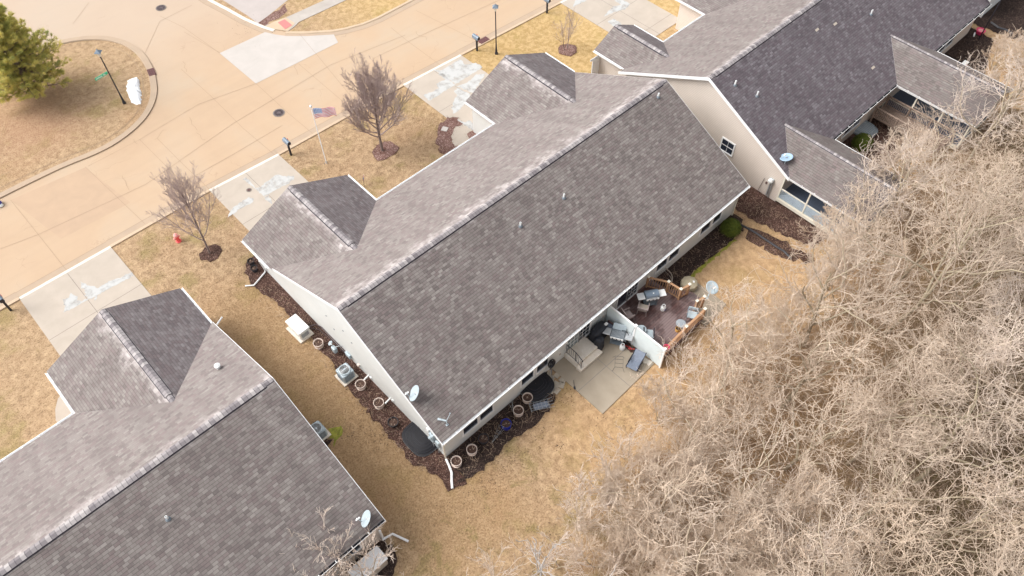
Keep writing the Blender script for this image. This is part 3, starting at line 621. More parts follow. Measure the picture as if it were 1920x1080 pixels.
def window(root, x0, x1, z0, z1, y, bars=0, mat='white_trim', door=False, pane='glass', axis='y', sgn=-1):
    """frame standing proud of a wall facing -y (or -x when axis is 'x')"""
    f = MB(); w_ = 0.085; d = 0.05
    def bx(a0, a1, b0, b1, dd, mb, off=0):
        c = ((a0+a1)/2, y+sgn*(dd/2+off), (b0+b1)/2); sz = (a1-a0, dd, b1-b0)
        if axis == 'x': c = (y+sgn*(dd/2+off), (a0+a1)/2, (b0+b1)/2); sz = (dd, a1-a0, b1-b0)
        mb.box(c, sz)
    bx(x0-w_, x1+w_, z1, z1+w_, d, f); bx(x0-w_, x1+w_, z0-w_, z0, d+.015, f); bx(x0-w_, x0, z0, z1, d, f); bx(x1, x1+w_, z0, z1, d, f)
    fo = f.build('patio_door' if door else 'window', mat, root)
    p = MB(); bx(x0, x1, z0, z1, .012, p); p.build('pane', pane, fo)
    if bars:
        g_ = MB()
        nx, nz = bars
        for i in range(1, nx): q = x0+(x1-x0)*i/nx; bx(q-.011, q+.011, z0, z1, .008, g_, .012)
        for i in range(1, nz): q = z0+(z1-z0)*i/nz; bx(x0, x1, q-.011, q+.011, .009, g_, .012)
        g_.build('muntin', mat, fo)
    if not door: m_ = MB(); zz = (z0+z1)/2; bx(x0, x1, zz-.02, zz+.02, .02, m_, .012); m_.build('sash_rail', mat, fo)
    return fo
def pipe_vent(root, p, h_=0.36, r=0.055):
    mb = MB(); mb.lathe([(r, -.1), (r, h_), (r*.7, h_), (r*.7, h_-.15)], p, 12); o = mb.build('vent_pipe', 'tank_white', root, smooth=False)
    fl = MB(); fl.lathe([(.13, .0), (.11, .05), (.065, .10), (.06, .11)], (p[0], p[1], p[2]-.02), 12); fl.build('flashing', 'grey_dark', o)
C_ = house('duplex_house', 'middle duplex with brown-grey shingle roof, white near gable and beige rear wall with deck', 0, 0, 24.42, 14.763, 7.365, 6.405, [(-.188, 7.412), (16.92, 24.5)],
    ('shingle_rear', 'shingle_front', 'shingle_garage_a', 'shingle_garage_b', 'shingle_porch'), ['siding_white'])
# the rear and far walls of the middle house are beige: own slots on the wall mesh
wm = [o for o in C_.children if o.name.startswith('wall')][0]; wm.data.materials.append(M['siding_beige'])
for p in wm.data.polygons:
    if p.normal.y < -.7: p.material_index = 1
# white base trim on rear wall windows
for a, b in ((1.55, 2.50), (2.68, 3.55), (5.62, 6.48), (6.74, 7.58), (16.50, 17.45), (17.63, 18.55), (20.60, 21.55), (21.78, 22.60)):
    window(C_, a, b, .86, 2.2, OV)
window(C_, 9.06, 9.93, .45, 2.2, OV, (3, 5), door=True, pane='glass_pale'); window(C_, 10.03, 10.86, .45, 2.2, OV, (3, 5), door=True)
window(C_, 13.14, 13.98, .5, 2.2, OV, 0, door=True); window(C_, 14.06, 14.86, .5, 2.2, OV, (3, 5), door=True)
sr_ = (6.405-HE)/7.365
for x, y in ((10.5, 5.60), (13.68, 5.46), (23.12, 6.82)): pipe_vent(C_, (x, y, HE+sr_*y), .30)
for y, z in ((9.9, 2.77), (9.44, 1.95), (8.3, 3.1), (7.7, 2.6)): mb = MB(); mb.box((RK-.01, y, z), (.03, .10, .05)); mb.build('wall_vent', 'grey_dark', C_)
for y, z in ((6.8, .35), (4.9, .35)):
    mb = MB(); mb.tube([(RK, y, z), (RK-.42, y-.06, z-.03)], .045, 8); mb.lathe([(.09, 0), (.09, .05), (.06, .07)], (RK, y-.22, z+.02), 8, (-1, 0, 0)); mb.build('flue_pipe', 'tank_white', C_)
mb = MB(); mb.box((RK-.03, 1.0, .62), (.06, .16, .2)); mb.build('faucet_box', 'copper', C_)
mb = MB(); mb.lathe([(.07, 0), (.07, .03), (.02, .04)], (8.55, OV, .75), 10, (0, -1, 0)); mb.build('outlet_cover', 'cushion', C_); mb = MB(); mb.box((12.0, OV-.02, .9), (.1, .04, .14)); mb.build('outlet_cover', 'cushion', C_)
def downspout(root, pts, mat='white_trim', w_=.05):
    mb = MB(); mb.tube(pts, w_, 4); o = mb.build('downspout', mat, root); return o
downspout(C_, [(.08, -.02, HE-.1), (.18, .30, HE-.35), (.22, .36, .35), (.22, .3, .12), (.2, .2, .06)], 'cream_trim')
downspout(C_, [(.0, -.05, .1), (.12, -.55, .12), (.0, -.95, .10), (-.35, -1.45, .07)][0:1]+[(.22, .25, .12), (.16, -.45, .09), (.02, -.85, .08), (-.32, -1.42, .07)], 'white_trim', .07) if False else None
mb = MB(); q = [G3(835, 860, .10), G3(842, 873, .10), G3(847, 886, .08), G3(847, 902, .08), G3(848, 916, .07)]
mb.tube([(.22, .32, .16)]+q[1:], .065, 6); e_ = mb.build('downspout_extension', 'white_trim', C_)
mb = MB(); mb.tube([G3(486, 489, 1.5), G3(497, 506, .25), G3(497, 510, .1), G3(476, 535, .08), G3(460, 536, .07)], .05, 6); mb.build('downspout_extension', 'white_trim', C_)
mb = MB(); mb.box((24.05, .36, 1.2), (.07, .07, 2.3)); mb.build('downspout', 'cream_trim', C_)
mb = MB(); mb.box((17.25, 14.95, 1.25), (.07, .07, 2.4)); mb.build('downspout', 'white_trim', C_)
# left house
LX, LY = -4.303, -0.991; LD = 14.829; LL = 26.0
lg = (-12.1-LX+.0, -4.335-LX)
# it runs to the left, so build it from its far corner
xo = LX-LL
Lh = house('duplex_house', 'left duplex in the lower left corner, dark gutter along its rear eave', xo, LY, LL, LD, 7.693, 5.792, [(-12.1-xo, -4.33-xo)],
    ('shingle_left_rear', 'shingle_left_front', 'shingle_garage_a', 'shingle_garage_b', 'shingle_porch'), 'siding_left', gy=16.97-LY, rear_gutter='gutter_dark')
for a, b in ((22.6, 23.5), (23.7, 24.6), (20.2, 21.0)): window(Lh, a, b, 1.0, 2.2, OV)
pipe_vent(Lh, (-11.18-xo, 4.56-LY, 4.92), .28); 
mb = MB(); p = (-5.7-xo, 9.89-LY, 4.39); mb.lathe([(.10, -.1), (.10, .16), (.15, .18), (.15, .26), (.05, .32)], p, 14); mb.build('vent_cap', 'tank_white', Lh)
mb = MB(); q = [G3(717, 1012, .2), G3(736, 1001, .09), G3(766, 1015, .07)]; q = [(a-xo, b-LY, c) for a, b, c in q]
mb.tube([(LL-.3, OV-.1, 1.2), (LL-.3, OV-.1, .3)]+q, .06, 6); mb.build('downspout_extension', 'white_trim', Lh)
mb = MB(); q = [G3(405, 611, HE-.1), G3(416, 595, 1.9)]; q = [(a-xo, b-LY, c) for a, b, c in q]; mb.tube(q, .05, 6); mb.tube([(LL-.05, LD+.05, HE-.15), (LL-.35, LD+.2, HE-.4), (LL-.35, LD+.2, .2)], .045, 5); mb.build('downspout', 'white_trim', Lh)
# right house
RX, RY = 26.681, -1.261; RL = 25.749
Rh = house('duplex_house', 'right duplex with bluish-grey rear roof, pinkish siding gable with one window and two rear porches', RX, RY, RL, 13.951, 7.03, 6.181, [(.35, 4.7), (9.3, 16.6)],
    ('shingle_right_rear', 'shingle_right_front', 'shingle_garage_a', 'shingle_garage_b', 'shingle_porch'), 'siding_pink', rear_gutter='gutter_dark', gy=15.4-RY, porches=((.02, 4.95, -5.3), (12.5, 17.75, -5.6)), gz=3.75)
window(Rh, 3.05-RY-.05, 3.88-RY, 1.42, 2.32, RK, (2, 2), pane='glass', axis='x')
for a, b in ((7.45, 8.4), (8.55, 9.5), (19.9, 20.9), (21.05, 22.05)): window(Rh, a, b, .95, 2.2, OV)
for x, y, z in ((27.92, 4.61, 5.6), (28.78, 3.4, 4.99), (41.53, 3.11, 4.84)): pipe_vent(Rh, (x-RX, y-RY, z), .36)
mb = MB()
for u, v in ((1532, 56), (1566, 45), (1637, 127)):
    d = CAMR @ Vector(((u-960)/FPX, (540-v)/FPX, -1)); s_ = (6.181-HE)/7.03; nn = Vector((0, -s_, 1)); t = (HE-s_*RY-nn.dot(CAMP))/nn.dot(d); q = CAMP+d*t
    x, y = q.x-RX, q.y-RY
    mb.quadv([(x-.18, y-.07, HE+s_*(y-.07)+.015), (x+.18, y-.07, HE+s_*(y-.07)+.015), (x+.18, y+.07, HE+s_*(y+.07)+.015), (x-.18, y+.07, HE+s_*(y+.07)+.015)])
mb.build('replaced_shingle', 'cushion', Rh)
# screened porches under the rear wings
for (a, b, yf), open_ in (((.02, 4.95, -5.3), False), ((12.5, 17.75, -5.6), True)):
    fr = MB(); fl_ = MB(); la = MB(); a2, b2 = a+.32, b-.32; y0_, y1_ = OV, yf+.35
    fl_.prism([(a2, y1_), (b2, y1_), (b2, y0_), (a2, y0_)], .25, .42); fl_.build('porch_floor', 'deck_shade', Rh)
    ys = [y0_-.05, y0_-1.9, y0_-3.8, y1_]
    for x in (a2, b2):
        for y in ys: fr.box((x, y, 1.5), (.09, .09, 2.2))
        for z in (.45, 1.25, 2.45): fr.box((x, (y0_+y1_)/2, z), (.06, y0_-y1_-.1, .07))
        fr.box((x-.03*(1 if x == b2 else -1)*-1, (y0_+y1_)/2, .30), (.05, y0_-y1_, .24))
    for x in (a2, (a2+b2)/2, b2): fr.box((x, y1_, 1.5), (.095, .095, 2.2))
    for z in (.45, 1.25, 2.45): fr.box(((a2+b2)/2, y1_, z), (b2-a2, .06, .075))
    fr.build('porch_frame', 'cream_trim', Rh)
    for x in (a2, b2):
        if open_ and x == a2: continue
        y = y1_+.05; la = MB()
        while y < y0_-.1:
            for sg in (1, -1):
                ya, yb = (y, min(y+.8, y0_)) ; za, zb = .5, .5+(yb-ya)
                if sg < 0: za, zb = zb, za
                la.tube([(x+.012*sg, ya, za), (x+.012*sg, yb, zb)], .013, 4, cap=False)
            y += .105
        la.build('lattice_panel', 'lattice', Rh)
    pz = HE+(6.181-HE)/7.03*(b-a)/2; gb = MB(); gb.add([(a+.2, yf+.15, HE-.1), (b-.2, yf+.15, HE-.1), ((a+b)/2, yf+.15, pz-.22)], [(0, 1, 2)]); gb.build('porch_gable', 'siding_pink', Rh)
# ramp deck beside the second porch
mb = MB(); rx0, rx1 = 11.1, 12.75; fl_ = MB()
for i in range(34): y = OV-.2-i*.145; fl_.box(((rx0+rx1)/2, y, .62), (rx1-rx0, .125, .04))
fl_.build('deck_floor', 'grey_wood', Rh)
for x in (rx0, rx1):
    mb.box((x, -2.2, 1.45), (.13, 5.0, .05)); mb.box((x, -2.2, .72), (.04, 5.0, .09))
    for i in range(38): mb.box((x, .18-i*.128, 1.08), (.035, .035, .70))
    for i in range(4): mb.box((x, .2-i*1.6, .80), (.11, .11, 1.4))
mb.box(((rx0+rx1)/2, .22, 1.45), (rx1-rx0, .13, .05)); mb.build('deck_railing', 'grey_wood', Rh)
mb = MB(); mb.box((RX and (53.0-RX-.7), OV-.45, .1), (.5, .1, .09), rz=.3); mb.build('downspout_extension', 'tank_white', Rh)
mb = MB(); mb.tube([(10.6, OV-.05, .3), (10.75, OV-.2, .12), (11.0, OV-.45, .1)], .06, 6); mb.build('downspout', 'tank_white', Rh)
mb = MB(); mb.box((1.05, 13.2, 1.2), (.09, .09, 2.3)); mb.build('porch_post', 'white_trim', Rh)
# fourth house at the top right corner
Fh = thing('neighbour_house', 'pale siding corner of another house at the top right edge of the photo', 'duplex house', (54.8, -.55, 0))
FB = MB(); FB.add([(0, 0, 0), (12, 0, 0), (12, 13, 0), (0, 13, 0), (0, 0, 2.75), (12, 0, 2.75), (12, 13, 2.75), (0, 13, 2.75), (0, 6.5, 5.9), (12, 6.5, 5.9)], [(0, 1, 5, 4), (2, 3, 7, 6), (0, 4, 8, 7, 3), (1, 2, 6, 9, 5), (3, 2, 1, 0)])
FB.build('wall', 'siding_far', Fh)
fr = MB()
for y0_, y1_ in ((-.4, 6.5), (13.4, 6.5)):
    z0_ = 2.56; pts = [(-.3, y0_, z0_), (12.3, y0_, z0_), (12.3, y1_, 5.95), (-.3, y1_, 5.95)]; pts = pts if y0_ < 0 else pts[::-1]
    fr.quadv([(a, b, c+.15) for a, b, c in pts]); fr.quadv(pts[::-1])
    for i in range(4): j = (i+1) % 4; fr.quadv([(pts[i][0], pts[i][1], pts[i][2]+.15), pts[i], pts[j], (pts[j][0], pts[j][1], pts[j][2]+.15)])
fr.build('roof', 'shingle_right_rear', Fh, uv=True); mb = MB(); mb.box((0, 0, 1.35), (.1, .1, 2.7)); mb.build('corner_board', 'white_trim', Fh)
#NEXT
# ================================================================== things on the street side
def lamp_post(loc, label, H=4.35, sign=False):
    t = thing('street_lamp', label, 'street lamp', loc, 0, 'black street lamps'); mb = MB()
    mb.lathe([(.12, 0), (.12, .12), (.085, .2), (.06, .6), (.045, 1.0), (.038, H-.55), (.05, H-.5), (.05, H-.45)], n=10); mb.build('post', 'black_metal', t, smooth=False)
    mb = MB(); mb.lathe([(.07, H-.45), (.17, H-.12), (.19, H-.10)], n=4); mb.build('lantern_glass', 'cream_trim', t)
    mb = MB(); mb.lathe([(.30, H-.11), (.27, H-.08), (.06, H+.06), (.03, H+.08), (.03, H+.14), (.0, H+.18)], n=4); mb.build('lantern_cap', 'grill_blue', t)
    if sign:
        mb = MB(); mb.box((-.55, 0, 2.75), (.95, .03, .20)); sg = mb.build('street_name_sign', 'green_sign', t); sg.location = (0, 0, 0); sg.rotation_euler = (0, 0, R_(8))
        sg['label'] = 'green street name sign with white lettering'
        mb = MB(); xs = [-.93, -.85, -.77, -.69, -.61, -.53, -.37, -.29]
        for q in xs: mb.box((q, -.017, 2.75+rnd.uniform(-.01, .01)), (.05, .006, rnd.uniform(.08, .11)))
        mb.build('lettering', 'white_trim', sg)
    return t
lamp_post((1.30, 36.66), 'black street lamp with green street name sign on the grass corner by the snow', 4.5, True)
lamp_post((24.24, 22.43), 'black street lamp on the lawn beside a mailbox, behind the middle house', 4.15)
def mailbox(loc, label, rz=0):
    t = thing('mailbox', label, 'mailbox', loc, rz, 'black kerbside mailboxes'); mb = MB()
    mb.box((0, 0, .55), (.13, .13, 1.1), bev=.03); mb.box((0, .05, 1.02), (.16, .42, .07)); mb.build('post', 'black_metal', t)
    mb = MB(); n = 9; prof = [(-.13, 1.06), (.13, 1.06)]+[(.13*math.cos(math.pi*i/n), 1.21+.13*math.sin(math.pi*i/n)) for i in range(n+1)]
    ya, yb = -.25, .37; m = len(prof); vs = [(x, ya, z) for x, z in prof]+[(x, yb, z) for x, z in prof]
    mb.add(vs, [tuple(range(m)), tuple(reversed(range(m, 2*m)))]+[(i, m+i, m+(i+1) % m, (i+1) % m) for i in range(m)])
    bx = mb.build('box', 'grill_blue', t); mb = MB(); mb.box((0, -.262, 1.19), (.22, .02, .22), bev=.01); mb.build('door', 'black_metal', bx)
    mb = MB(); mb.box((.14, .1, 1.27), (.015, .05, .16)); mb.build('flag', 'red', bx)
    return t
mailbox((6.95, 24.12), 'black mailbox beside the driveway in front of the flagpole'); mailbox((23.45, 23.72), 'black mailbox next to the iron storm drain and street lamp')
mailbox((30.6, 23.4), 'black mailbox cut by the top edge of the photo'); mailbox((-12.0, 24.7), 'black mailbox at the left edge of the photo beside the lower driveway')
# fire hydrant
t = thing('fire_hydrant', 'small red fire hydrant on the lawn beside a bare tree', 'fire hydrant', (-2.34, 22.62)); mb = MB()
mb.lathe([(.17, 0), (.17, .05), (.11, .07), (.11, .45), (.15, .47), (.15, .52)], n=14); mb.build('barrel', 'hyd_red', t, smooth=False)
mb = MB(); mb.lathe([(.15, .52), (.13, .62), (.07, .68), (.04, .69), (.04, .74), (0, .75)], n=14); mb.build('bonnet', 'hyd_top', t)
for ax in ((1, 0, 0), (-1, 0, 0), (0, 1, 0)):
    mb = MB(); mb.lathe([(.055, .09), (.055, .17), (.07, .17), (.07, .21), (.02, .23)], (0, 0, .36), 10, ax); mb.build('hose_cap', 'hyd_top', t)
# flagpole with flag
t = thing('flagpole', 'thin white flagpole standing on the front lawn', 'flagpole', (8.2, 21.8)); mb = MB()
mb.tube([(0, 0, 0), (-.02, 0, 2.5), (-.03, 0, 4.85)], [.035, .03, .022], 8); mb.build('pole', 'white_trim', t)
mb = MB(); mb.lathe([(0, -.09), (.06, -.07), (.09, 0), (.06, .07), (0, .09)], (-.03, 0, 4.95), 12); mb.build('finial', 'tank_white', t, smooth=True)
for dx in (-.15, .12): mb = MB(); mb.tube([(0, 0, .25), (dx, .05, .02)], .02, 5); mb.build('ground_stake', 'grey_dark', t)
def flagmat():
    k = NT('flag_cloth', 0.8, 0.2); sp = k.n('ShaderNodeSeparateXYZ'); k.l(k.uv(), sp.inputs[0]); u, v = sp.outputs[0], sp.outputs[1]
    st = k.math('MODULO', k.math('FLOOR', k.math('MULTIPLY', v, 13)), 2.0)
    c = k.mix(st, (0.74, 0.22, 0.27), (0.86, 0.86, 0.88))
    a = k.math('MULTIPLY', k.math('LESS_THAN', u, 0.4), k.math('GREATER_THAN', v, 6/13))
    fu = k.math('ABSOLUTE', k.math('SUBTRACT', k.math('FRACT', k.math('MULTIPLY', u, 15)), .5)); fv = k.math('ABSOLUTE', k.math('SUBTRACT', k.math('FRACT', k.math('MULTIPLY', k.math('SUBTRACT', v, 6/13), 9.3)), .5))
    dot = k.math('LESS_THAN', k.math('ADD', fu, fv), 0.33)
    k.color(k.mix(a, c, k.mix(dot, (0.25, 0.36, 0.62), (0.8, 0.8, 0.84)))); M['flag'] = k.m
flagmat()
def flag(name, label, cat, p, dirv, W, H, drop=0.25, amp=0.09):
    nx, ny = 26, 10; vs = []; fs = []; uvs = []; d = Vector(dirv).normalized(); nn = Vector((-d.y, d.x, 0))
    for i in range(nx+1):
        for j in range(ny+1):
            u, v = i/nx, j/ny; q = Vector(p)+d*(W*u*.93)+nn*(amp*math.sin(u*9+v*1.4)*u**.6)+Vector((0, 0, -H*(1-v)*(1-.25*u*math.sin(u*3)) - drop*u*u+.06*math.sin(u*8)*u))
            vs.append(tuple(q)); uvs.append((u, v))
    for i in range(nx):
        for j in range(ny): a = i*(ny+1)+j; fs.append((a, a+ny+1, a+ny+2, a+1))
    mb = MB(); mb.add(vs, fs); o = mb.build(name, 'flag', smooth=True); ul = o.data.uv_layers.new(name='UVMap')
    for lp in o.data.loops: ul.data[lp.index].uv = uvs[lp.vertex_index]
    md = o.modifiers.new('thickness', 'SOLIDIFY'); md.thickness = .006
    return tag(o, label, cat)
flag('national_flag', 'waving stars and stripes flag flying from the white flagpole', 'flag', (8.24, 21.8, 4.72), (1.0, -.62, 0), 1.45, .80, .15)
flag('garden_flag', 'tiny red and white striped flag in the bed beside the garage', 'flag', (8.75, 18.35, .75), (.3, .3, 0), .42, .28, .05, .03)
mb = MB(); mb.tube([(8.72, 18.33, 0), (8.74, 18.35, .78)], .012, 5); tag(mb.build('flag_stake', 'black_metal'), 'thin stake holding the tiny garden flag', 'stake')
def round_cover(name, loc, r, label, cat, mat='cast_iron', grp=None):
    t = thing(name, label, cat, loc, 0, grp); mb = MB(); mb.lathe([(r+.06, .0), (r+.06, .012), (r, .014), (r, .006), (0.001, .006)], n=24); mb.build('frame', 'joint_grey', t)
    mb = MB(); mb.lathe([(r*.96, .006), (r*.96, .02), (.001, .022)], n=24)
    for k in range(3): mb.lathe([(r*(.3+.2*k), .021), (r*(.3+.2*k), .028), (r*(.36+.2*k), .028), (r*(.36+.2*k), .021)], n=24)
    for k in range(10): a = k*.628; mb.box((r*.62*math.cos(a), r*.62*math.sin(a), .027), (r*.5, .03, .01), rz=a)
    mb.build('lid', mat, t)
round_cover('manhole_cover', (8.69, 28.2, .02), .36, 'round iron manhole cover in the street beyond the flagpole', 'manhole cover', grp='manhole covers')
round_cover('manhole_cover', (8.82, 45.1, .02), .36, 'round iron manhole cover far up the street near the top edge', 'manhole cover', grp='manhole covers')
x, y = G(467, 357); round_cover('cleanout_cover', (x, y, .036), .12, 'small round iron cover set in the middle driveway', 'cover', 'copper')
def drain(loc, rz, label):
    t = thing('storm_drain', label, 'storm drain', loc, rz, 'iron kerb drains'); mb = MB(); mb.box((0, 0, .05), (.85, .5, .03)); mb.build('frame', 'drain_iron', t)
    mb = MB()
    for i in range(6): mb.box((-.33+i*.132, 0, .072), (.04, .46, .02))
    for i in range(3): mb.box((0, -.16+i*.16, .068), (.8, .05, .015))
    mb.build('grate', 'copper', t)
drain((4.35, 38.35, .03), R_(75), 'iron storm drain in the curved kerb beside the snow heap'); drain((24.6, 24.25, .02), R_(-2), 'iron storm drain in the kerb beside a mailbox and street lamp')
t = thing('stepping_stone', 'flat grey square stone lying in the reddish front bed', 'stone', G(834, 243)); MB().box((0, 0, .05), (.42, .42, .05), rz=.5).build('slab', 'conc_patch', t)
# something blue and white left at the kerb, cut by the left edge
x, y = G(-3, 385); t = thing('rubbish_bag', 'blue and white object cut by the left photo edge in the street', 'bag', (x, y)); mb = MB(); mb.lathe([(.2, 0), (.3, .12), (.26, .3), (.12, .42), (.05, .5)], n=10); mb.build('sack', 'pot_blue', t, smooth=True); mb = MB(); mb.lathe([(.05, 0), (.15, .06), (.12, .16), (0, .2)], (.12, -.22, 0), 10); mb.build('white_bundle', 'tank_white', t)

# ================================================================== plant pots
def pot(loc, label, mat='pot_cream', r=.275, h_=.34, dead=True, grp='round garden pots along the house walls'):
    t = thing('plant_pot', label, 'plant pot', (*loc, .04), rnd.uniform(0, 6), grp); mb = MB()
    mb.lathe([(r*.72, 0), (r*.95, h_-.05), (r*1.05, h_-.05), (r*1.05, h_), (r*.95, h_), (r*.90, h_-.10)], n=24); mb.build('rim_and_wall', mat, t, smooth=False)
    mb = MB(); mb.lathe([(r*.91, h_-.095), (r*.5, h_-.09), (0.001, h_-.085)], n=18); mb.build('soil', 'soil', t)
    if mat != 'dark_plastic': mb = MB(); mb.lathe([(r*.9, 0), (r*.98, .03), (r*.93, .03), (r*.75, .012)], n=20); mb.build('saucer', mat, t)
    if dead:
        mb = MB()
        for i in range(7): a = rnd.uniform(0, 6.28); q = rnd.uniform(0, r*.5); b = (q*math.cos(a), q*math.sin(a), h_-.06); mb.tube([b, (b[0]*1.5, b[1]*1.5, h_+.02), (b[0]*2.1, b[1]*1.9, h_+rnd.uniform(.0, .09))], [.008, .006, .004], 4)
        mb.build('dead_stems', 'twig_tan', t)
    return t
for (u, v), lab, mt in (((856, 868), 'cream pot nearest the corner downspout, on the dark bed', 'pot_cream'), ((885, 846), 'cream pot second from the house corner along the rear wall', 'pot_cream'), ((907, 826), 'black plastic pot between a cream pot and the blue pot', 'dark_plastic'),
    ((949, 798), 'glossy dark blue pot in the rear bed', 'pot_blue'), ((972, 773), 'cream pot between the blue pot and the rear window well', 'pot_cream'), ((989, 749), 'cream pot touching the dark window well behind the house', 'pot_cream'),
    ((598, 647), 'pale-rimmed pot between the white generator and the gas meter', 'pot_cream'), ((677, 724), 'pale-rimmed pot beside the grey air conditioner', 'pot_cream'), ((711, 759), 'white-rimmed pot in the middle of the side bed', 'pot_cream'),
    ((738, 795), 'dark pot in the side bed closest to the side window well', 'dark_plastic'), ((472, 494), 'small black pot at the front end of the side bed, farther one', 'dark_plastic'), ((478, 507), 'small black pot at the front end of the side bed, nearer one', 'dark_plastic')):
    pot(G(u, v, .1), lab, mt, r=.2 if v < 520 else .27)
# window wells with domed plastic covers
def well(loc, rz, label, w_=1.75, d=.95, mat='well_plastic', ribs=False):
    """bubble cover bulging out from a wall; local -y points away from the wall"""
    t = thing('window_well', label, 'window well', loc, rz, 'basement window wells'); n = 18
    def ring(s_, z): return [(w_/2*s_*math.copysign(abs(math.cos(math.pi*i/n))**.6, math.cos(math.pi*i/n)), -d*s_*abs(math.sin(math.pi*i/n))**.6, z) for i in range(n+1)]
    r0, r1, r2, r3 = ring(1.06, .0), ring(1.06, .16), ring(1, .17), ring(.86, .25); vs = r0+r1; m = n+1
    mb = MB(); mb.add(vs, [(i, i+1, m+i+1, m+i) for i in range(n)]); mb.build('rim', 'grey_dark' if not ribs else 'well_grey', t)
    r4 = ring(.45, .31); r5 = ring(.0, .33); vs = r1+r2+r3+r4+r5; mb = MB()
    for k in range(4): mb.add(vs[k*m:(k+2)*m], [(i, i+1, m+i+1, m+i) for i in range(n)])
    mb.build('cover', mat, t, smooth=not ribs)
    if not ribs:
        mb = MB()
        for f_, z_ in ((.94, .215), (.80, .262), (.66, .285), (.52, .305)): mb.tube([(a, b, z_) for a, b, c_ in ring(f_, z_)], .014, 4)
        mb.build('ribs', 'black_metal', t)
    if ribs:
        mb = MB()
        for i in range(9): x = -w_*.4+i*w_*.1; mb.tube([(x, -.02, .30), (x, -d*.5, .31), (x, -d*.86*(1-(abs(x)/(w_/2))**3*.5), .26)], .022, 4)
        mb.build('ribs', 'dish_grey', t)
well((.30, 2.1, .02), R_(-90), 'dark plastic window well in the side bed near the corner', 1.9, 1.0); well((6.5, .43, .02), 0, 'dark plastic window well behind the cream pots', 1.75, 1.05)
well((36.9, -.80, .02), 0, 'pale grey ribbed window well cover beside the round bush of the right house', 1.5, 1.15, 'well_grey', True)
t = thing('window_well', 'open well guard of brown wire behind the deck railing', 'window well', (16.55, .43), 0, 'basement window wells'); mb = MB(); n = 14
fr_ = [(1.0*math.cos(math.pi*i/n), -1.0*abs(math.sin(math.pi*i/n))**.7, .35) for i in range(n+1)]; mb.tube(fr_, .03, 6); mb.tube([(a, b, .02) for a, b, c in fr_], .03, 6); mb.build('frame', 'cushion', t)
mb = MB()
for i in range(13): x = -.9+i*.15; mb.tube([(x, 0, .36), (x, -(1-abs(x)**3)**.4*.96, .36)], .009, 4, cap=False)
for i in range(6): y = -.12-i*.15; q = (1-abs(y)**2.8)**.6; mb.tube([(-q, y, .36), (q, y, .36)], .007, 4, cap=False)
mb.build('wire_mesh', 'copper', t)
# ================================================================== machines and meters along the side wall
t = thing('standby_generator', 'white box-shaped standby generator on a pad beside the near gable wall', 'generator', G(563, 622), R_(2))
mb = MB(); mb.box((0, 0, .05), (.92, 1.42, .1)); mb.build('pad', 'conc_stoop', t)
mb = MB(); mb.box((0, 0, .42), (.66, 1.22, .62), bev=.07); mb.build('housing', 'generator_white', t); mb = MB(); mb.box((0, 0, .76), (.74, 1.30, .10), bev=.09); mb.build('lid', 'tank_white', t)
mb = MB()
for i in range(7): mb.box((0, -.612, .25+i*.05), (.46, .02, .015))
mb.build('louvre', 'grey_dark', t); mb = MB(); mb.box((-.335, -.3, .62), (.02, .1, .05)); mb.box((-.335, .3, .62), (.02, .1, .05)); mb.build('latch', 'grey_dark', t)
def ac(loc, label, rz=0, w_=.74):
    t = thing('air_conditioner', label, 'air conditioner', loc, rz, 'outdoor air conditioner units'); mb = MB(); mb.box((0, 0, .04), (w_+.2, w_+.2, .08)); mb.build('pad', 'conc_stoop', t)
    mb = MB(); mb.box((0, 0, .40), (w_, w_, .64), bev=.09); mb.cur = 1
    for k in range(11):
        for sx, sy in ((1, 0), (-1, 0), (0, 1), (0, -1)): mb.box((sx*w_*.503, sy*w_*.503, .13+k*.052), (.008 if sx else w_*.72, .008 if sy else w_*.72, .024))
    mb.build('casing', ['grey_paint', 'grey_dark'], t)
    mb = MB(); mb.lathe([(w_*.47, .74), (w_*.44, .77), (w_*.36, .77), (w_*.34, .70)], n=28); mb.build('fan_ring', 'dish_grey', t)
    mb = MB(); mb.lathe([(w_*.34, .723), (0.001, .723)], n=20); mb.build('fan_well', 'grey_dark', t)
    mb = MB(); mb.lathe([(.09, .73), (.09, .78), (.03, .79)], n=14)
    for k in range(5): a = k*1.2566; mb.box((.17*math.cos(a), .17*math.sin(a), .745), (.24, .11, .012), rz=a, rx=.25)
    mb.build('fan', 'dish_grey', t)
    mb = MB()
    for k in range(5): mb.lathe([(w_*.07*k+.05, .783), (w_*.07*k+.058, .786), (w_*.07*k+.066, .783)], n=24)
    for k in range(8): a = k*.785; mb.tube([(.05*math.cos(a), .05*math.sin(a), .785), (w_*.37*math.cos(a), w_*.37*math.sin(a), .775)], .006, 4)
    mb.build('guard', 'steel', t)
ac(G(650, 706), 'square grey air conditioner in the mulch beside the near gable wall'); ac((-3.66, 5.95), 'grey air conditioner half hidden under the left roof edge')
t = thing('gas_meter', 'grey gas meter with pipes against the near gable wall', 'gas meter', (.12, 9.35, .04)); mb = MB(); mb.box((-.22, 0, .42), (.22, .34, .36), bev=.05); mb.build('meter_body', 'grey_paint', t)
mb = MB(); mb.lathe([(.0, 0), (.14, .03), (.14, .07), (.05, .1)], (-.16, .38, .5), 14, (-.4, .3, .8)); mb.build('regulator', 'dish_grey', t)
mb = MB(); mb.tube([(-.22, .12, .6), (-.22, .12, .75), (-.2, .4, .72), (-.15, .4, .1), (-.15, .4, -.02)], .022, 6); mb.tube([(-.22, -.12, .6), (-.22, -.12, .78), (.02, -.25, .78), (.18, -.3, .6)], .022, 6); mb.build('pipe', 'steel', t)
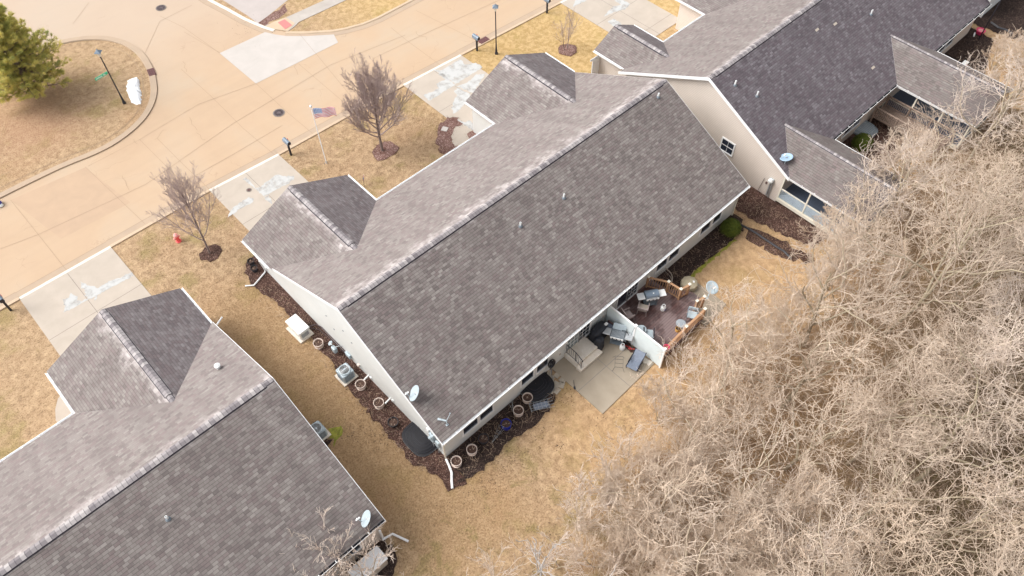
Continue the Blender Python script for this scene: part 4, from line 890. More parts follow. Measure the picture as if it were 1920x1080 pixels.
t = thing('electric_box', 'small grey box and conduit low on the near gable wall', 'electric box', (.3, 8.5, .1)); mb = MB(); mb.box((-.08, 0, .4), (.14, .42, .28), bev=.02); mb.build('box', 'grey_paint', t)
mb = MB(); mb.tube([(-.03, .25, .3), (-.03, 1.8, .24), (-.03, 2.6, .22), (-.12, 3.0, .2), (-.55, 3.2, .18)], .03, 6); mb.tube([(-.08, .3, .12), (-.1, 1.8, .08), (-.2, 2.7, .07), (-.5, 3.1, .1)], .018, 5); mb.build('conduit', 'cast_iron', t)
mb = MB(); mb.box((.24, 7.62, .45), (.12, .14, .14)); tag(mb.build('vent_hood', 'pot_cream'), 'small cream vent hood on the near gable wall above the air conditioner', 'vent hood')
t = thing('electric_meter', 'grey electric meter boxes on the near gable wall by the corner', 'electric meter', (.3, 1.2)); mb = MB(); mb.box((-.09, .05, 1.25), (.16, .30, .75), bev=.02); mb.build('meter_box', 'grey_paint', t)
mb = MB(); mb.lathe([(.10, 0), (.10, .1), (.03, .14)], (-.17, .05, 1.4), 14, (-1, 0, 0)); mb.build('meter_dial', 'dish_grey', t)
mb = MB(); mb.box((-.08, -.33, 1.05), (.13, .26, .5), bev=.02); mb.build('panel_box', 'dish_grey', t); mb = MB(); mb.box((-.07, .36, 1.6), (.1, .2, .3), bev=.02); mb.build('junction_box', 'tank_white', t)
mb = MB(); mb.tube([(-.08, -.33, .8), (-.08, -.33, -.05)], .035, 6); mb.tube([(-.09, .05, .9), (-.09, .05, .0)], .03, 6); mb.tube([(-.08, .05, 1.6), (-.08, .05, 2.35)], .025, 6); mb.build('conduit', 'steel', t)
t = thing('electric_meter', 'white round utility meter with conduit on the pinkish gable of the right house', 'electric meter', (26.98, -.15)); mb = MB(); mb.box((-.08, 0, 1.5), (.15, .3, .3), bev=.03); mb.build('meter_box', 'dish_grey', t)
mb = MB(); mb.lathe([(.16, 0), (.16, .12), (.05, .17)], (-.14, 0, 1.55), 16, (-1, 0, 0)); mb.build('meter_dial', 'tank_white', t); mb = MB(); mb.box((-.06, .0, .8), (.10, .10, 1.2), bev=.02); mb.box((-.06, -.14, .75), (.06, .06, 1.3)); mb.build('conduit', 'steel', t)
mb = MB(); mb.box((-.03, .28, 1.05), (.05, .11, .15)); mb.tube([(-.03, .5, 1.3), (-.03, .62, .2), (-.12, .56, .05), (-.2, .35, .02)], .014, 5); mb.build('cable_box', 'copper', t)
# ================================================================== satellite dishes
def dish(loc, aim, label, r=.36, mat='dish_grey', arm=(.0, 0, 0), mastlen=.5, lnb=True, ell=1.15):
    """loc: foot of the mast. aim: the way the bowl faces"""
    t = thing('satellite_dish', label, 'satellite dish', loc, 0, 'satellite dishes on the houses'); a = Vector(aim).normalized()
    c = Vector((0, 0, mastlen))+Vector(arm); mb = MB(); mb.tube([(0, 0, 0), (0, 0, mastlen*.6), tuple(c-a*.12)], .028, 7); mb.box((0, 0, .01), (.16, .12, .02)); mb.build('mast', 'dish_grey', t)
    q = a.to_track_quat('Z', 'Y').to_matrix().to_4x4(); mt = Matrix.Translation(c) @ q; n = 28; k_ = 6; vs = [tuple(mt @ Vector((0, 0, -.075)))]; fs = []
    for i in range(1, k_+1):
        rr = r*i/k_
        for j in range(n): b = 2*math.pi*j/n; vs.append(tuple(mt @ Vector((rr*math.cos(b), rr*ell*math.sin(b), -.075+.075*(i/k_)**2))))
    for j in range(n): fs.append((0, 1+j, 1+(j+1) % n))
    for i in range(k_-1):
        for j in range(n): b = 1+i*n; fs.append((b+j, b+n+j, b+n+(j+1) % n, b+(j+1) % n))
    mb = MB(); mb.add(vs, fs); o = mb.build('reflector', mat, t, smooth=True); md = o.modifiers.new('s', 'SOLIDIFY'); md.thickness = .018
    mb = MB(); low = mt @ Vector((0, -r*ell*.95, -.02)); foc = c+a*.42+Vector((0, 0, -.22)); mb.tube([tuple(low), tuple(low.lerp(foc, .6)), tuple(foc)], .016, 6); mb.build('feed_arm', 'dish_grey', t)
    mb = MB(); mb.lathe([(.03, -.05), (.045, -.02), (.045, .05), (.02, .07)], tuple(foc), 10, tuple(a)); mb.box(tuple(foc), (.22, .06, .05)); mb.build('receiver_head', 'tank_white', t)
    mb = MB(); mb.box(tuple(c-a*.08), (.1, .1, .1)); mb.build('bracket', 'steel', t)
dish((.33, 2.35, 3.84), (-.62, .50, .60), 'oval satellite dish on the near rear edge of the middle roof', .38, mastlen=.42)
dish((-4.95, -.55, 2.86), (-.62, .50, .60), 'oval satellite dish on the corner of the left roof', .37, mastlen=.42)
dish((27.15, -.45, 2.98), (-.2, .25, .95), 'bluish round satellite dish at the rear corner of the right roof', .34, 'dish_blue', mastlen=.4, arm=(.2, .12, 0))
dish((16.85, -3.0, 1.45), (-.15, -.35, .92), 'large pale satellite dish mounted on the deck railing corner', .36, arm=(.5, .15, .05), mastlen=.35, ell=1.1)
dish((52.2, -.8, 3.0), (-.6, .2, .6), 'small satellite dish at the far corner of the right roof', .26, mastlen=.3)
t = thing('dish_mount', 'bare dish mount with bent arm on the rear corner of the roof', 'dish mount', (.75, .55, 2.93)); mb = MB(); mb.box((0, 0, .02), (.14, .1, .025)); mb.tube([(0, 0, .02), (0, .02, .22), (.03, .05, .32)], .03, 7); mb.build('mast', 'dish_grey', t)
mb = MB(); mb.tube([(.03, .05, .32), (-.12, .28, .34), (-.2, .42, .3)], [.045, .05, .06], 7); mb.build('bracket', 'dish_grey', t); mb = MB(); mb.tube([(.03, .05, .32), (.32, .12, .55)], .016, 6); mb.lathe([(.0, 0), (.04, .02), (.04, .05), (0, .07)], (.32, .12, .55), 8, (.6, .2, .5)); mb.build('feed_arm', 'dish_grey', t)
# ================================================================== rear terrace
t = thing('door_stoop', 'pale stained concrete stoop with a step below the patio door', 'stoop', (0, 0, 0)); mb = MB(); mb.box((9.72, -.08, .24), (1.62, 1.0, .46), bev=.02); mb.build('landing', 'conc_stoop', t); mb = MB(); mb.box((9.72, -.75, .14), (1.75, .36, .25), bev=.02); mb.build('step', 'conc_stoop', t)
t = thing('stoop_railing', 'black iron handrail on the left side of the concrete stoop', 'handrail', (8.98, 0, 0)); mb = MB()
mb.tube([(0, .38, 1.32), (0, -.35, 1.32), (0, -.80, 1.10), (0, -.86, 1.0)], .022, 6)
mb.build('top_rail', 'black_metal', t); mb = MB(); mb.tube([(0, .38, .58), (0, -.35, .58), (0, -.80, .40)], .014, 5); mb.build('bottom_rail', 'black_metal', t)
for y, z0_, z1_ in ((.36, .45, 1.32), (-.35, .45, 1.32), (-.80, .26, 1.1)): mb = MB(); mb.tube([(0, y, z0_), (0, y, z1_)], .020, 5); mb.build('post', 'black_metal', t)
mb = MB()
for i in range(8): y = .27-i*.14; dz = 0 if y > -.35 else (y+.35)*.45; mb.tube([(0, y, .58+dz), (0, y, 1.32+dz)], .009, 4)
mb.build('balusters', 'black_metal', t)
t = thing('hose_reel', 'coiled black garden hose hanging on the rear wall by the patio', 'garden hose', (7.72, .36, .95)); mb = MB()
for k in range(5): mb.tube([((.20+.018*(k % 3))*math.cos(a*.3927), -.04-.035*k, (.30+.02*(k % 3))*math.sin(a*.3927)) for a in range(17)], .02, 5, cap=False)
mb.build('hose', 'dark_plastic', t); mb = MB(); mb.lathe([(.06, 0), (.06, .2), (.1, .21)], (0, 0, .1), 10, (0, -1, 0)); mb.build('hanger', 'black_metal', t); mb = MB(); mb.tube([(0, -.1, -.3), (-.05, -.2, -.7), (-.25, -.45, -.9), (.25, -.55, -.92), (.4, -.3, -.92)], .018, 5); mb.build('hose_tail', 'grey_dark', t)
# stepping stones beside the patio
for i, (u, v, a, b, rz) in enumerate(((1046, 702, .5, .3, .1), (1056, 712, .45, .35, .0), (1034, 712, .5, .3, .7), (1042, 722, .45, .35, .2), (1053, 722, .4, .3, .5), (1034, 732, .42, .34, .3), (1044, 733, .4, .3, .1), (1030, 699, .4, .25, .6))):
    x, y = G(u, v); struct(MB().box((x, y, .03), (a, b, .05), rz=rz, bev=.02).build('stone_path', 'stone_step'))
# covered grill: draped black cover
def drape(name, parent, w_, d, hh, c, rz, mat, seed, flare=.12, top=.75):
    r = random.Random(seed); n = 28; vs = []; fs = []; lv = [(1+flare, 0), (1.04+flare*.6, .3), (1.0, .7), (.97, .92), (top, 1.0), (.3, 1.03)]
    mt = Matrix.Translation(Vector(c)) @ Matrix.Rotation(rz, 4, 'Z')
    for s_, z in lv:
        for j in range(n):
            a = 2*math.pi*j/n; ca, sa = math.cos(a), math.sin(a); q = (abs(ca)**3.4+abs(sa)**3.4)**(-1/3.4); f = s_*(1+.05*math.sin(j*2.3+seed)*(1-z))*q
            vs.append(tuple(mt @ Vector((w_/2*ca*f, d/2*sa*f, hh*z+r.uniform(-.015, .015)))))
    for k in range(len(lv)-1):
        for j in range(n): fs.append((k*n+j, k*n+(j+1) % n, (k+1)*n+(j+1) % n, (k+1)*n+j))
    fs.append(tuple((len(lv)-1)*n+j for j in range(n))); mb = MB(); mb.add(vs, fs); return mb.build(name, mat, parent, smooth=True)
t = thing('covered_grill', 'grill under a black fabric cover against the rear wall', 'grill', (11.2, -.12, .06)); drape('cover', t, 1.15, .62, 1.02, (0, .12, 0), .1, 'cover_black', 3); drape('side_cover', t, .5, .5, .85, (-.42, -.32, 0), .3, 'cover_black', 6)
mb = MB(); mb.box((.42, .0, 1.08), (.2, .16, .06), bev=.03); mb.build('white_cap', 'tank_white', t)
def grill(loc, rz, label, lid='grill_blue', shelf='steel', open_=False):
    t = thing('gas_grill', label, 'grill', loc, rz); mb = MB()
    for sx in (-.32, .32):
        for sy in (-.2, .2): mb.box((sx, sy, .38), (.05, .05, .76))
    mb.box((0, 0, .14), (.72, .48, .03)); mb.build('cart', 'grey_dark', t); mb = MB(); mb.box((0, 0, .80), (.78, .52, .16), bev=.04); mb.build('firebox', 'grey_dark', t)
    n = 8; prof = [(.26*math.cos(math.pi*i/n), .88+.24*math.sin(math.pi*i/n)**.7) for i in range(n+1)]; vs = [(-.38, y, z) for y, z in prof]+[(.38, y, z) for y, z in prof]; m = n+1
    if not open_:
        mb = MB(); mb.add(vs, [tuple(range(m)), tuple(reversed(range(m, 2*m)))]+[(i, m+i, m+i+1, i+1) for i in range(n)]); lo = mb.build('lid', lid, t)
        mb = MB(); mb.tube([(-.25, -.30, .98), (.25, -.30, .98)], .018, 6); mb.build('handle', 'steel', lo); mb = MB(); mb.lathe([(.04, 0), (.04, .02), (0, .025)], (.05, -.1, 1.125), 12, (0, -.3, 1)); mb.build('thermometer', 'tank_white', lo)
    else:
        mb = MB()
        for i in range(11): mb.box((-.33+i*.066, 0, .895), (.02, .44, .02))
        mb.build('cooking_grate', 'steel', t)
        mb = MB(); mb.box((0, .36, 1.05), (.76, .07, .36), rx=-.5, bev=.02); mb.build('lid', lid, t)
    for sx in (-1, 1): mb = MB(); mb.box((sx*.62, 0, .87), (.42, .46, .04), bev=.03); o = mb.build('side_shelf', shelf, t)
    mb = MB(); mb.box((0, -.29, .80), (.74, .04, .13)); mb.build('control_panel', 'tank_white', t)
    for i in range(3): mb = MB(); mb.lathe([(.03, 0), (.03, .04), (.02, .05)], (-.22+i*.22, -.31, .80), 10, (0, -1, 0)); mb.build('knob', 'black_metal', t)
    for sx in (-.34, .34): mb = MB(); mb.lathe([(.0, -.02), (.08, -.02), (.08, .02), (0, .02)], (sx, .22, .08), 12, (1, 0, 0)); mb.build('wheel', 'black_metal', t)
    return t
grill((11.72, -.95, .06), R_(-62), 'open grey grill standing on the concrete patio', 'grey_paint', 'steel', True)
def tank(loc, label, blue=False):
    t = thing('propane_tank', label, 'propane tank', loc, .6, 'white propane tanks'); mb = MB(); mb.lathe([(.12, 0), (.13, .03), (.155, .08), (.155, .27), (.12, .35), (.04, .38)], n=18); mb.build('body', 'tank_white', t, smooth=False)
    mb = MB(); mb.lathe([(.095, .36), (.10, .48), (.088, .48), (.083, .36)], n=16); mb.build('collar', 'tank_white', t); mb = MB(); mb.lathe([(.03, .38), (.03, .43), (.045, .44), (.045, .46)], n=8); mb.build('valve', 'copper', t)
    if blue: mb = MB(); mb.box((-.10, -.122, .19), (.11, .01, .10), rz=-.65); mb.build('sticker', 'pot_blue', t)
tank((11.62, -1.45, .06), 'white propane tank beside the open grill on the patio')
# long bench and clutter along the privacy fence
t = thing('storage_bench', 'rolled brown bench cushion stored between covered grill and white fence', 'bench', (11.95, -.42, .06), R_(-82)); mb = MB(); mb.box((0, 0, .62), (.85, .28, .16), bev=.08); mb.build('cushion', 'slate', t); M['slate'] if 0 else None
mb = MB(); mb.box((0, .14, .75), (.95, .06, .2), bev=.03); mb.build('back', 'black_metal', t); mb = MB()
for sx in (-.4, .4): mb.box((sx, 0, .28), (.04, .3, .56))
mb.build('legs', 'black_metal', t); t.children[0].data.materials[0] = M['copper']
t = thing('hand_cart', 'looped metal hand cart leaning by the white privacy fence', 'cart', (12.0, -1.2, .06), R_(-85)); mb = MB(); mb.tube([(-.22, 0, .1), (-.24, .0, .7), (-.2, .05, .95), (0, .07, 1.05), (.2, .05, .95), (.24, 0, .7), (.22, 0, .1)], .018, 6); mb.build('frame', 'black_metal', t); mb = MB(); mb.box((0, -.08, .5), (.4, .02, .5), rx=.1); mb.build('panel', 'dish_grey', t)
for i in (-.2, .2): mb = MB(); mb.lathe([(0, -.02), (.1, -.02), (.1, .02), (0, .02)], (i, .05, .1), 12, (1, 0, 0)); mb.build('wheel', 'black_metal', t)
mb = MB(); bx_ = [(11.95, -1.42), (11.98, -2.0), (11.85, -2.05), (11.75, -1.5)]
for i, (x, y, l_, mt, lab) in enumerate(((11.92, -1.55, .5, 'red', 'red tool handle lying beside the white fence nearest the carts'), (11.98, -1.85, .4, 'hyd_red', 'short red and brown tool lying further along the white fence'))):
    t = thing('garden_tool', lab, 'garden tool', (x, y, .08), R_(-70+i*25)); mb = MB(); mb.tube([(-l_/2, 0, .05), (l_/2, 0, .03)], .022, 6); mb.build('handle', mt, t); mb = MB(); mb.box((l_/2+.05, 0, .04), (.12, .12, .03)); mb.build('head', 'copper', t)
sheet('dirt_strip', jag([(11.85, -.5), (12.2, -.5), (12.2, -2.3), (12.0, -2.4), (11.8, -1.9)], .05, .15, 44), .062, 'mulch')
sheet('stain_pale', jag([(11.75, -2.3), (12.15, -2.25), (12.2, -3.2), (11.9, -3.2)], .06, .15, 45), .060, 'conc_stoop')
def sling_chair(loc, rz, label, seat='cushion', frame='mauve_chair', name='patio_chair', h_=.42, back=.5, w_=.52, grp='patio chairs'):
    t = thing(name, label, 'chair', loc, rz, grp); mb = MB(); mb.box((0, 0, h_), (w_, .5, .05), bev=.03); mb.build('seat', seat, t)
    mb = MB(); n = 7
    for i in range(n): mb.box((-w_/2+.04+i*(w_-.08)/(n-1), .27+.06, h_+back/2+.02), (.045, .03, back), rx=-.2)
    mb.box((0, .39, h_+back+.02), (w_, .05, .07)); mb.build('backrest', seat if seat != 'cushion' else frame, t)
    for sx in (-1, 1):
        for sy in (-1, 1): mb = MB(); mb.tube([(sx*(w_/2-.02), sy*.22, h_), (sx*(w_/2+.01), sy*.27, 0)], .02, 5); mb.build('leg', frame, t)
        mb = MB(); mb.box((sx*(w_/2+.02), .02, h_+.22), (.06, .55, .03), bev=.01); mb.tube([(sx*(w_/2+.01), -.22, h_), (sx*(w_/2+.02), -.22, h_+.21)], .018, 5); mb.build('armrest', frame, t)
    return t
def folding_lounge(loc, rz, label):
    t = thing('folding_lounger', label, 'lounger', loc, rz); mb = MB(); mb.quadv([(-.3, -.5, .33), (.3, -.5, .33), (.3, .1, .28), (-.3, .1, .28)]); mb.quadv([(-.3, .1, .28), (.3, .1, .28), (.3, .62, .62), (-.3, .62, .62)]); o = mb.build('sling', 'slate', t); md = o.modifiers.new('s', 'SOLIDIFY'); md.thickness = .02
    mb = MB()
    for sx in (-.32, .32): mb.tube([(sx, -.52, .34), (sx, .1, .3), (sx, .65, .65)], .02, 6); mb.tube([(sx, -.4, 0), (sx, .2, .5)], .017, 6); mb.tube([(sx, .35, 0), (sx, -.15, .5)], .017, 6); mb.tube([(sx, -.3, .5), (sx, .25, .5)], .024, 6)
    mb.build('frame', 'black_metal', t)
folding_lounge((11.35, -2.62, .06), R_(-75), 'dark blue-grey folding lounge chair on the patio near the fence end')
t = thing('wire_stand', 'thin wire plant stand lying on the patio', 'wire stand', (10.72, -2.0, .06), R_(40)); mb = MB()
for a in (-.22, .22): mb.tube([(-.35, a, .3), (0, a, .34), (.35, a, .3), (.45, a*1.5, 0)], .008, 4); mb.tube([(-.35, a, .3), (-.45, a*1.5, 0)], .008, 4)
for x in (-.35, -.1, .15, .35): mb.tube([(x, -.22, .32), (x, .22, .32)], .008, 4)
mb.build('wires', 'black_metal', t)
x, y = G(1077, 727); t = thing('hand_trowel', 'small dark trowel lying on the patio slab', 'trowel', (x, y, .06), .9); mb = MB(); mb.box((-.05, 0, .02), (.18, .10, .02), bev=.03); mb.build('blade', 'black_metal', t); mb = MB(); mb.tube([(.04, 0, .03), (.42, .0, .03)], .012, 5); mb.build('handle', 'black_metal', t)
# privacy fence between patio and deck
t = thing('privacy_fence', 'white vinyl privacy fence between patio and brown deck', 'fence', (12.26, 0, 0)); mb = MB()
for i in range(2): mb.box((0, .40-1.02-i*2.03, .95), (.05, 1.98, 1.72))
mb.build('panel', 'white_panel', t)
for y in (-.62-1.0,): mb = MB(); mb.box((0, y, 1.0), (.02, .02, 1.9)); mb.build('seam', 'grey_paint', t)
mb = MB(); mb.box((0, -1.62, 1.86), (.075, 4.1, .09), bev=.015); mb.build('top_rail', 'white_trim', t)
for y in (-3.66, -1.62): mb = MB(); mb.box((0, y, .98), (.11, .11, 1.92), bev=.015); mb.box((0, y, 1.96), (.15, .15, .04)); mb.build('post', 'white_trim', t)
mb = MB(); mb.tube([(-.06, -1.6, 1.8), (-.07, -1.5, 1.2), (-.09, -1.5, .6), (-.12, -1.42, .05)], .010, 4); mb.build('cord', 'grey_dark', t)
# timber deck
DZ = .44
t = thing('timber_deck', 'wet reddish brown timber deck with tan railing behind the house', 'deck', (0, 0, 0))
zr = DZ+.95; qc = G(1324, 579, zr); qd = G(1297, 530, zr); qe = G(1254, 527, zr)
dk = [(12.34, OV), (12.34, -3.55), (qc[0]-.1, qc[1]-.06), (qc[0]+.05, qc[1]+.1), (qd[0]+.12, qd[1]-.02), (qe[0]+.1, qe[1]+.1), (qe[0], OV)]; print('deck', dk)
mb = MB(); mb.prism([(x, y) for x, y in dk[::-1]][::-1], DZ-.05, DZ); mb.build('deck_floor', 'deck', t)
mb = MB(); mb.prism([(x*.998+.03, y*.99) for x, y in dk], .02, DZ-.051); mb.build('skirt', 'copper', t)
mb = MB(); mb.box((17.05, -1.95, .22), (.45, .95, .06)); mb.box((17.25, -1.95, .12), (.45, .9, .06)); mb.build('step', 'deck', t)
def rail(pts, wh=.95, step=.135, z=DZ, post_mask=None):
    for (a, b) in zip(pts, pts[1:]):
        A, B = Vector((*a, 0)), Vector((*b, 0)); L = (B-A).length; ang = math.atan2(B.y-A.y, B.x-A.x); c = (A+B)/2
        mb = MB(); mb.box((c.x, c.y, z+wh), (L, .13, .04), rz=ang); ro = mb.build('handrail', 'tan_wood', t); mb = MB(); mb.box((c.x, c.y, z+.10), (L, .04, .09), rz=ang); mb.build('bottom_rail', 'tan_wood', t)
        mb = MB(); n = int(L/step)
        for i in range(1, n): q = A+(B-A)*(i/n); mb.box((q.x, q.y, z+wh/2+.03), (.035, .035, wh-.12), rz=ang)
        mb.build('balusters', 'tan_wood', t)
    for i, p in enumerate(pts):
        mb = MB(); mb.box((*p, z+wh/2), (.11, .11, wh+.1)); po = mb.build('post', 'tan_wood', t); mb = MB(); mb.box((*p, z+wh+.075), (.17, .17, .05), bev=.02); mb.build('post_cap', 'cream_trim', po)
zr = DZ+.95
R1 = [G(1216, 520, zr), G(1254, 529, zr), G(1277, 543, zr), G(1293, 534, zr)]; print('rail', R1)
rail(R1)
rail([G(1307, 565, zr), G(1321, 557, zr)])
rail([G(1322, 580, zr), G(1287, 613, zr), (12.45, -3.5)]); rail([(12.45, -3.5), (12.45, -1.6), (12.45, .28)])
grill((14.85, -.62, DZ), R_(-32), 'blue-grey lidded gas grill with pale side shelves on the deck', 'grill_blue', 'tank_white'); tank((15.05, -1.45, DZ), 'white propane tank with blue sticker beside the lidded deck grill', True)
sling_chair((*G(1178, 590, .9), DZ), R_(75), 'slatted mauve-grey armchair by the deck door', 'mauve_chair', back=.62)
sling_chair((*G(1206, 577, .86), DZ), R_(118), 'low patio chair with beige cushion in the middle of the deck', 'cushion', back=.4)
sling_chair((*G(1298, 590, .86), DZ), R_(-60), 'grey-blue chair in the far corner of the deck', 'dish_grey', 'grey_dark', back=.12)
sling_chair((*G(1216, 625, .86), DZ), R_(130), 'grey sling chair beside the round table on the deck', 'dish_grey', 'black_metal', back=.2)
def round_table(loc, r, h_, label, mat='table_glass'):
    t = thing('round_table', label, 'table', loc, 0); mb = MB(); mb.lathe([(r, h_-.02), (r+.012, h_), (r, h_+.012), (.001, h_+.012)], n=26); mb.build('tabletop', mat, t)
    for k in range(4): a = k*1.571+.5; mb = MB(); mb.tube([(r*.75*math.cos(a), r*.75*math.sin(a), h_-.02), (r*.5*math.cos(a), r*.5*math.sin(a), h_*.45), (r*.8*math.cos(a), r*.8*math.sin(a), 0)], .013, 5); mb.build('leg', 'black_metal', t)
round_table((*G(1203, 616, 1.1), DZ), .27, .6, 'grey round table by the white fence on the deck', 'dish_grey'); round_table((*G(1277, 605, 1.0), DZ), .27, .5, 'small glass side table by the far deck railing')
pot(G(1271, 617, .6), 'ochre pot beside the glass side table on the deck', 'ochre', .14, .24); bpy.data.objects[-1] if False else None
for o in list(bpy.data.objects):
    if o.get('label', '').startswith('ochre'): o.location.z = DZ; del o['group']
x, y = G(1250, 650, 1.5); t = thing('flower_bucket', 'bright red round bucket hung at the deck corner post', 'bucket', (x, y, 1.25)); mb = MB(); mb.lathe([(.10, 0), (.16, .22), (.18, .23), (.15, .24), (.09, .06)], n=16); mb.build('bucket', 'magenta', t); mb = MB(); mb.tube([(-.16, 0, .22), (0, 0, .42), (.16, 0, .22)], .01, 5); mb.build('handle', 'magenta', t)
# covered fire pit with pleated canvas
x, y = G(1291, 535, .15); t = thing('covered_fire_pit', 'round fire pit under a pleated tan canvas cover', 'fire pit', (x, y, .02)); mb = MB(); n = 40; lv = [(.46, .0), (.50, .2), (.47, .42), (.25, .50), (.03, .54)]; vs = []
for k, (r_, z) in enumerate(lv):
    for j in range(n): a = 2*math.pi*j/n; f = 1+(.03 if j % 4 < 2 else -.03)*(1 if k < 4 else 0); vs.append((r_*f*math.cos(a), r_*f*math.sin(a), z))
mb.add(vs, [(k*n+j, k*n+(j+1) % n, (k+1)*n+(j+1) % n, (k+1)*n+j) for k in range(4) for j in range(n)]); mb.add(vs[-n:], [tuple(range(n))]); mb.build('canvas_cover', 'canvas_tan', t)
mb = MB(); mb.box((.16, -.16, .50), (.14, .14, .02), rz=.5); mb.build('patch', 'tank_white', t)
# wire tomato cages and trolley beside the window well
x, y = G(1012, 762, .1); t = thing('wire_trolley', 'tangled blue-grey wire trolley lying by the rear window well', 'wire trolley', (x, y, .04), R_(-28)); mb = MB()
for a in (-.22, -.08, .06, .2): mb.tube([(-.55, a, .22), (.75, a*1.3, .20)], .009, 4)
for q in (-.5, -.3, -.1, .1, .3, .5): mb.tube([(q, -.24, .22), (q, .24, .21)], .009, 4)
for q in (-.5, .5): mb.tube([(q, -.24, .22), (q, -.2, .0), (q, .2, .0), (q, .24, .22)], .012, 4)
mb.build('wire_rack', 'steel', t); mb = MB(); mb.box((.05, 0, .14), (.8, .36, .10), bev=.04); mb.build('tray', 'slate', t)
for q in (-.45, .45): mb = MB(); mb.lathe([(0, -.02), (.09, -.02), (.09, .02), (0, .02)], (q, .24, .09), 12, (0, 1, 0)); mb.build('wheel', 'black_metal', t)
def cage(loc, rz, label):
    t = thing('tomato_cage', label, 'tomato cage', loc, rz, 'wire tomato cages'); mb = MB()
    for k, (x, r_) in enumerate(((0, .1), (.3, .15), (.6, .2))): mb.tube([(x, r_*math.cos(a*.5236), .22+r_*math.sin(a*.5236)) for a in range(13)], .006, 4, cap=False)
    mb.build('hoops', 'steel', t); mb = MB()
    for a in range(3): mb.tube([(-.4, 0, .2), (.65, .21*math.cos(a*2.09), .22+.21*math.sin(a*2.09))], .006, 4)
    mb.build('uprights', 'steel', t)
cage((*G(930, 822), 0), R_(15), 'wire tomato cage lying between the black pot and the blue pot'); cage((*G(960, 765), 0), R_(60), 'wire tomato cage leaning on the beige wall behind the blue pot')
# garden edging hose / black border running down the side lawn
def edging(name, pts, label, cat, r=.045, mat='dark_plastic'):
    mb = MB(); mb.tube(pts, r, 6); return tag(mb.build(name, mat), label, cat)
edging('lawn_edging', [G3(1388, 421, .05), G3(1402, 428, .05), G3(1418, 437, .05), G3(1432, 447, .05), G3(1446, 456, .05), G3(1458, 464, .05), G3(1470, 471, .05), G3(1483, 484, .05)], 'black plastic drain pipe running through the side lawn from the round bush', 'drain pipe', .07)
edging('lawn_edging', [G3(1858, 42, .05), G3(1872, 52, .05), G3(1885, 56, .05), G3(1899, 64, .05)], 'dark pipe edging on the lawn near the top right house', 'lawn edging', .09)
# left house extras
t = thing('garden_trellis', 'round brown wicker arch leaning at the left house rear corner', 'trellis', (-4.15, 1.1, .05), R_(80)); mb = MB()
mb.tube([(-.55, 0, 0), (-.5, 0, .5), (-.3, 0, .85), (0, 0, 1.0), (.3, 0, .85), (.5, 0, .5), (.55, 0, 0)], .035, 6)
for x in (-.36, -.18, 0, .18, .36): mb.tube([(x, 0, 0), (x*.9, 0, .95*(1-(x/.62)**2))], .012, 4)
for z in (.25, .5, .72): mb.tube([(-.48, 0, z), (.48, 0, z)], .012, 4)
mb.build('arch', 'cushion', t)
t = thing('hot_tub', 'long white covered tub behind the bare shrub at the left house', 'hot tub', (*G(694, 1068), 0), R_(0)); mb = MB(); mb.box((0, 0, .36), (1.65, .78, .72), bev=.12); mb.build('shell', 'cushion', t); mb = MB(); mb.box((0, 0, .76), (1.72, .84, .10), bev=.12); mb.build('cover', 'snow', t)
# top right pole, planter, bench
x, y = G(1835, 74); t = thing('garden_pole', 'tall thin black pole with small lamp head at the top right', 'pole', (x, y)); mb = MB(); mb.tube([(0, 0, 0), (0, 0, 3.9)], [.045, .03], 7); mb.build('post', 'black_metal', t); mb = MB(); mb.lathe([(.02, 3.85), (.12, 3.9), (.12, 3.96), (.0, 4.05)], n=6); mb.build('lamp_head', 'grill_blue', t)
x, y = G(1836, 68); t = thing('plant_pot', 'round magenta planter at the foot of the black pole', 'planter', (x+.25, y+.15)); mb = MB(); mb.lathe([(.22, 0), (.32, .35), (.35, .36), (.3, .34)], n=18); mb.build('rim_and_wall', 'magenta', t); mb = MB(); mb.lathe([(.3, .33), (.001, .36)], n=16); mb.build('soil', 'hyd_top', t)
x, y = G(1809, 120, .4); t = thing('bird_feeder', 'small magenta box with pale lid in the bed by the far porch', 'feeder box', (x, y)); mb = MB(); mb.box((0, 0, .25), (.4, .3, .5), bev=.03); mb.build('box', 'magenta', t); mb = MB(); mb.box((0, 0, .53), (.48, .36, .05), bev=.02); mb.build('lid', 'tank_white', t)
#NEXT
# ================================================================== vegetation
def poly_mesh(lines_, sides=3):
    """lines_: list of (points k x 3, radii k) -> one mesh of thin tapering tubes"""
    V = []; F = []; base = 0; byk = {}
    for p, r in lines_: byk.setdefault(len(r), []).append((p, r))
    for k, ls in byk.items():
        Pn = np.array([a for a, _ in ls], float); Rr = np.array([b for _, b in ls], float); N = len(ls)
        T = np.empty_like(Pn); T[:, 1:-1] = Pn[:, 2:]-Pn[:, :-2]; T[:, 0] = Pn[:, 1]-Pn[:, 0]; T[:, -1] = Pn[:, -1]-Pn[:, -2]
        T /= np.linalg.norm(T, axis=2, keepdims=True)+1e-9
        ref = np.zeros_like(T); ax = np.argmin(np.abs(T[:, 0]), axis=1); ref[np.arange(N), :, ax] = 1
        A = np.cross(T, ref); A /= np.linalg.norm(A, axis=2, keepdims=True)+1e-9; B = np.cross(T, A)
        ang = np.arange(sides)*2*np.pi/sides
        vs = Pn[:, :, None, :]+(A[:, :, None, :]*np.cos(ang)[None, None, :, None]+B[:, :, None, :]*np.sin(ang)[None, None, :, None])*Rr[:, :, None, None]
        V.append(vs.reshape(-1, 3)); i = np.arange(N)[:, None, None]*k*sides+np.arange(k-1)[None, :, None]*sides; j = np.arange(sides)[None, None, :]; j2 = (j+1) % sides
        F.append((np.stack([i+j, i+j2, i+j2+sides, i+j+sides], -1)+base).reshape(-1, 4)); base += N*k*sides
    return np.concatenate(V), np.concatenate(F)
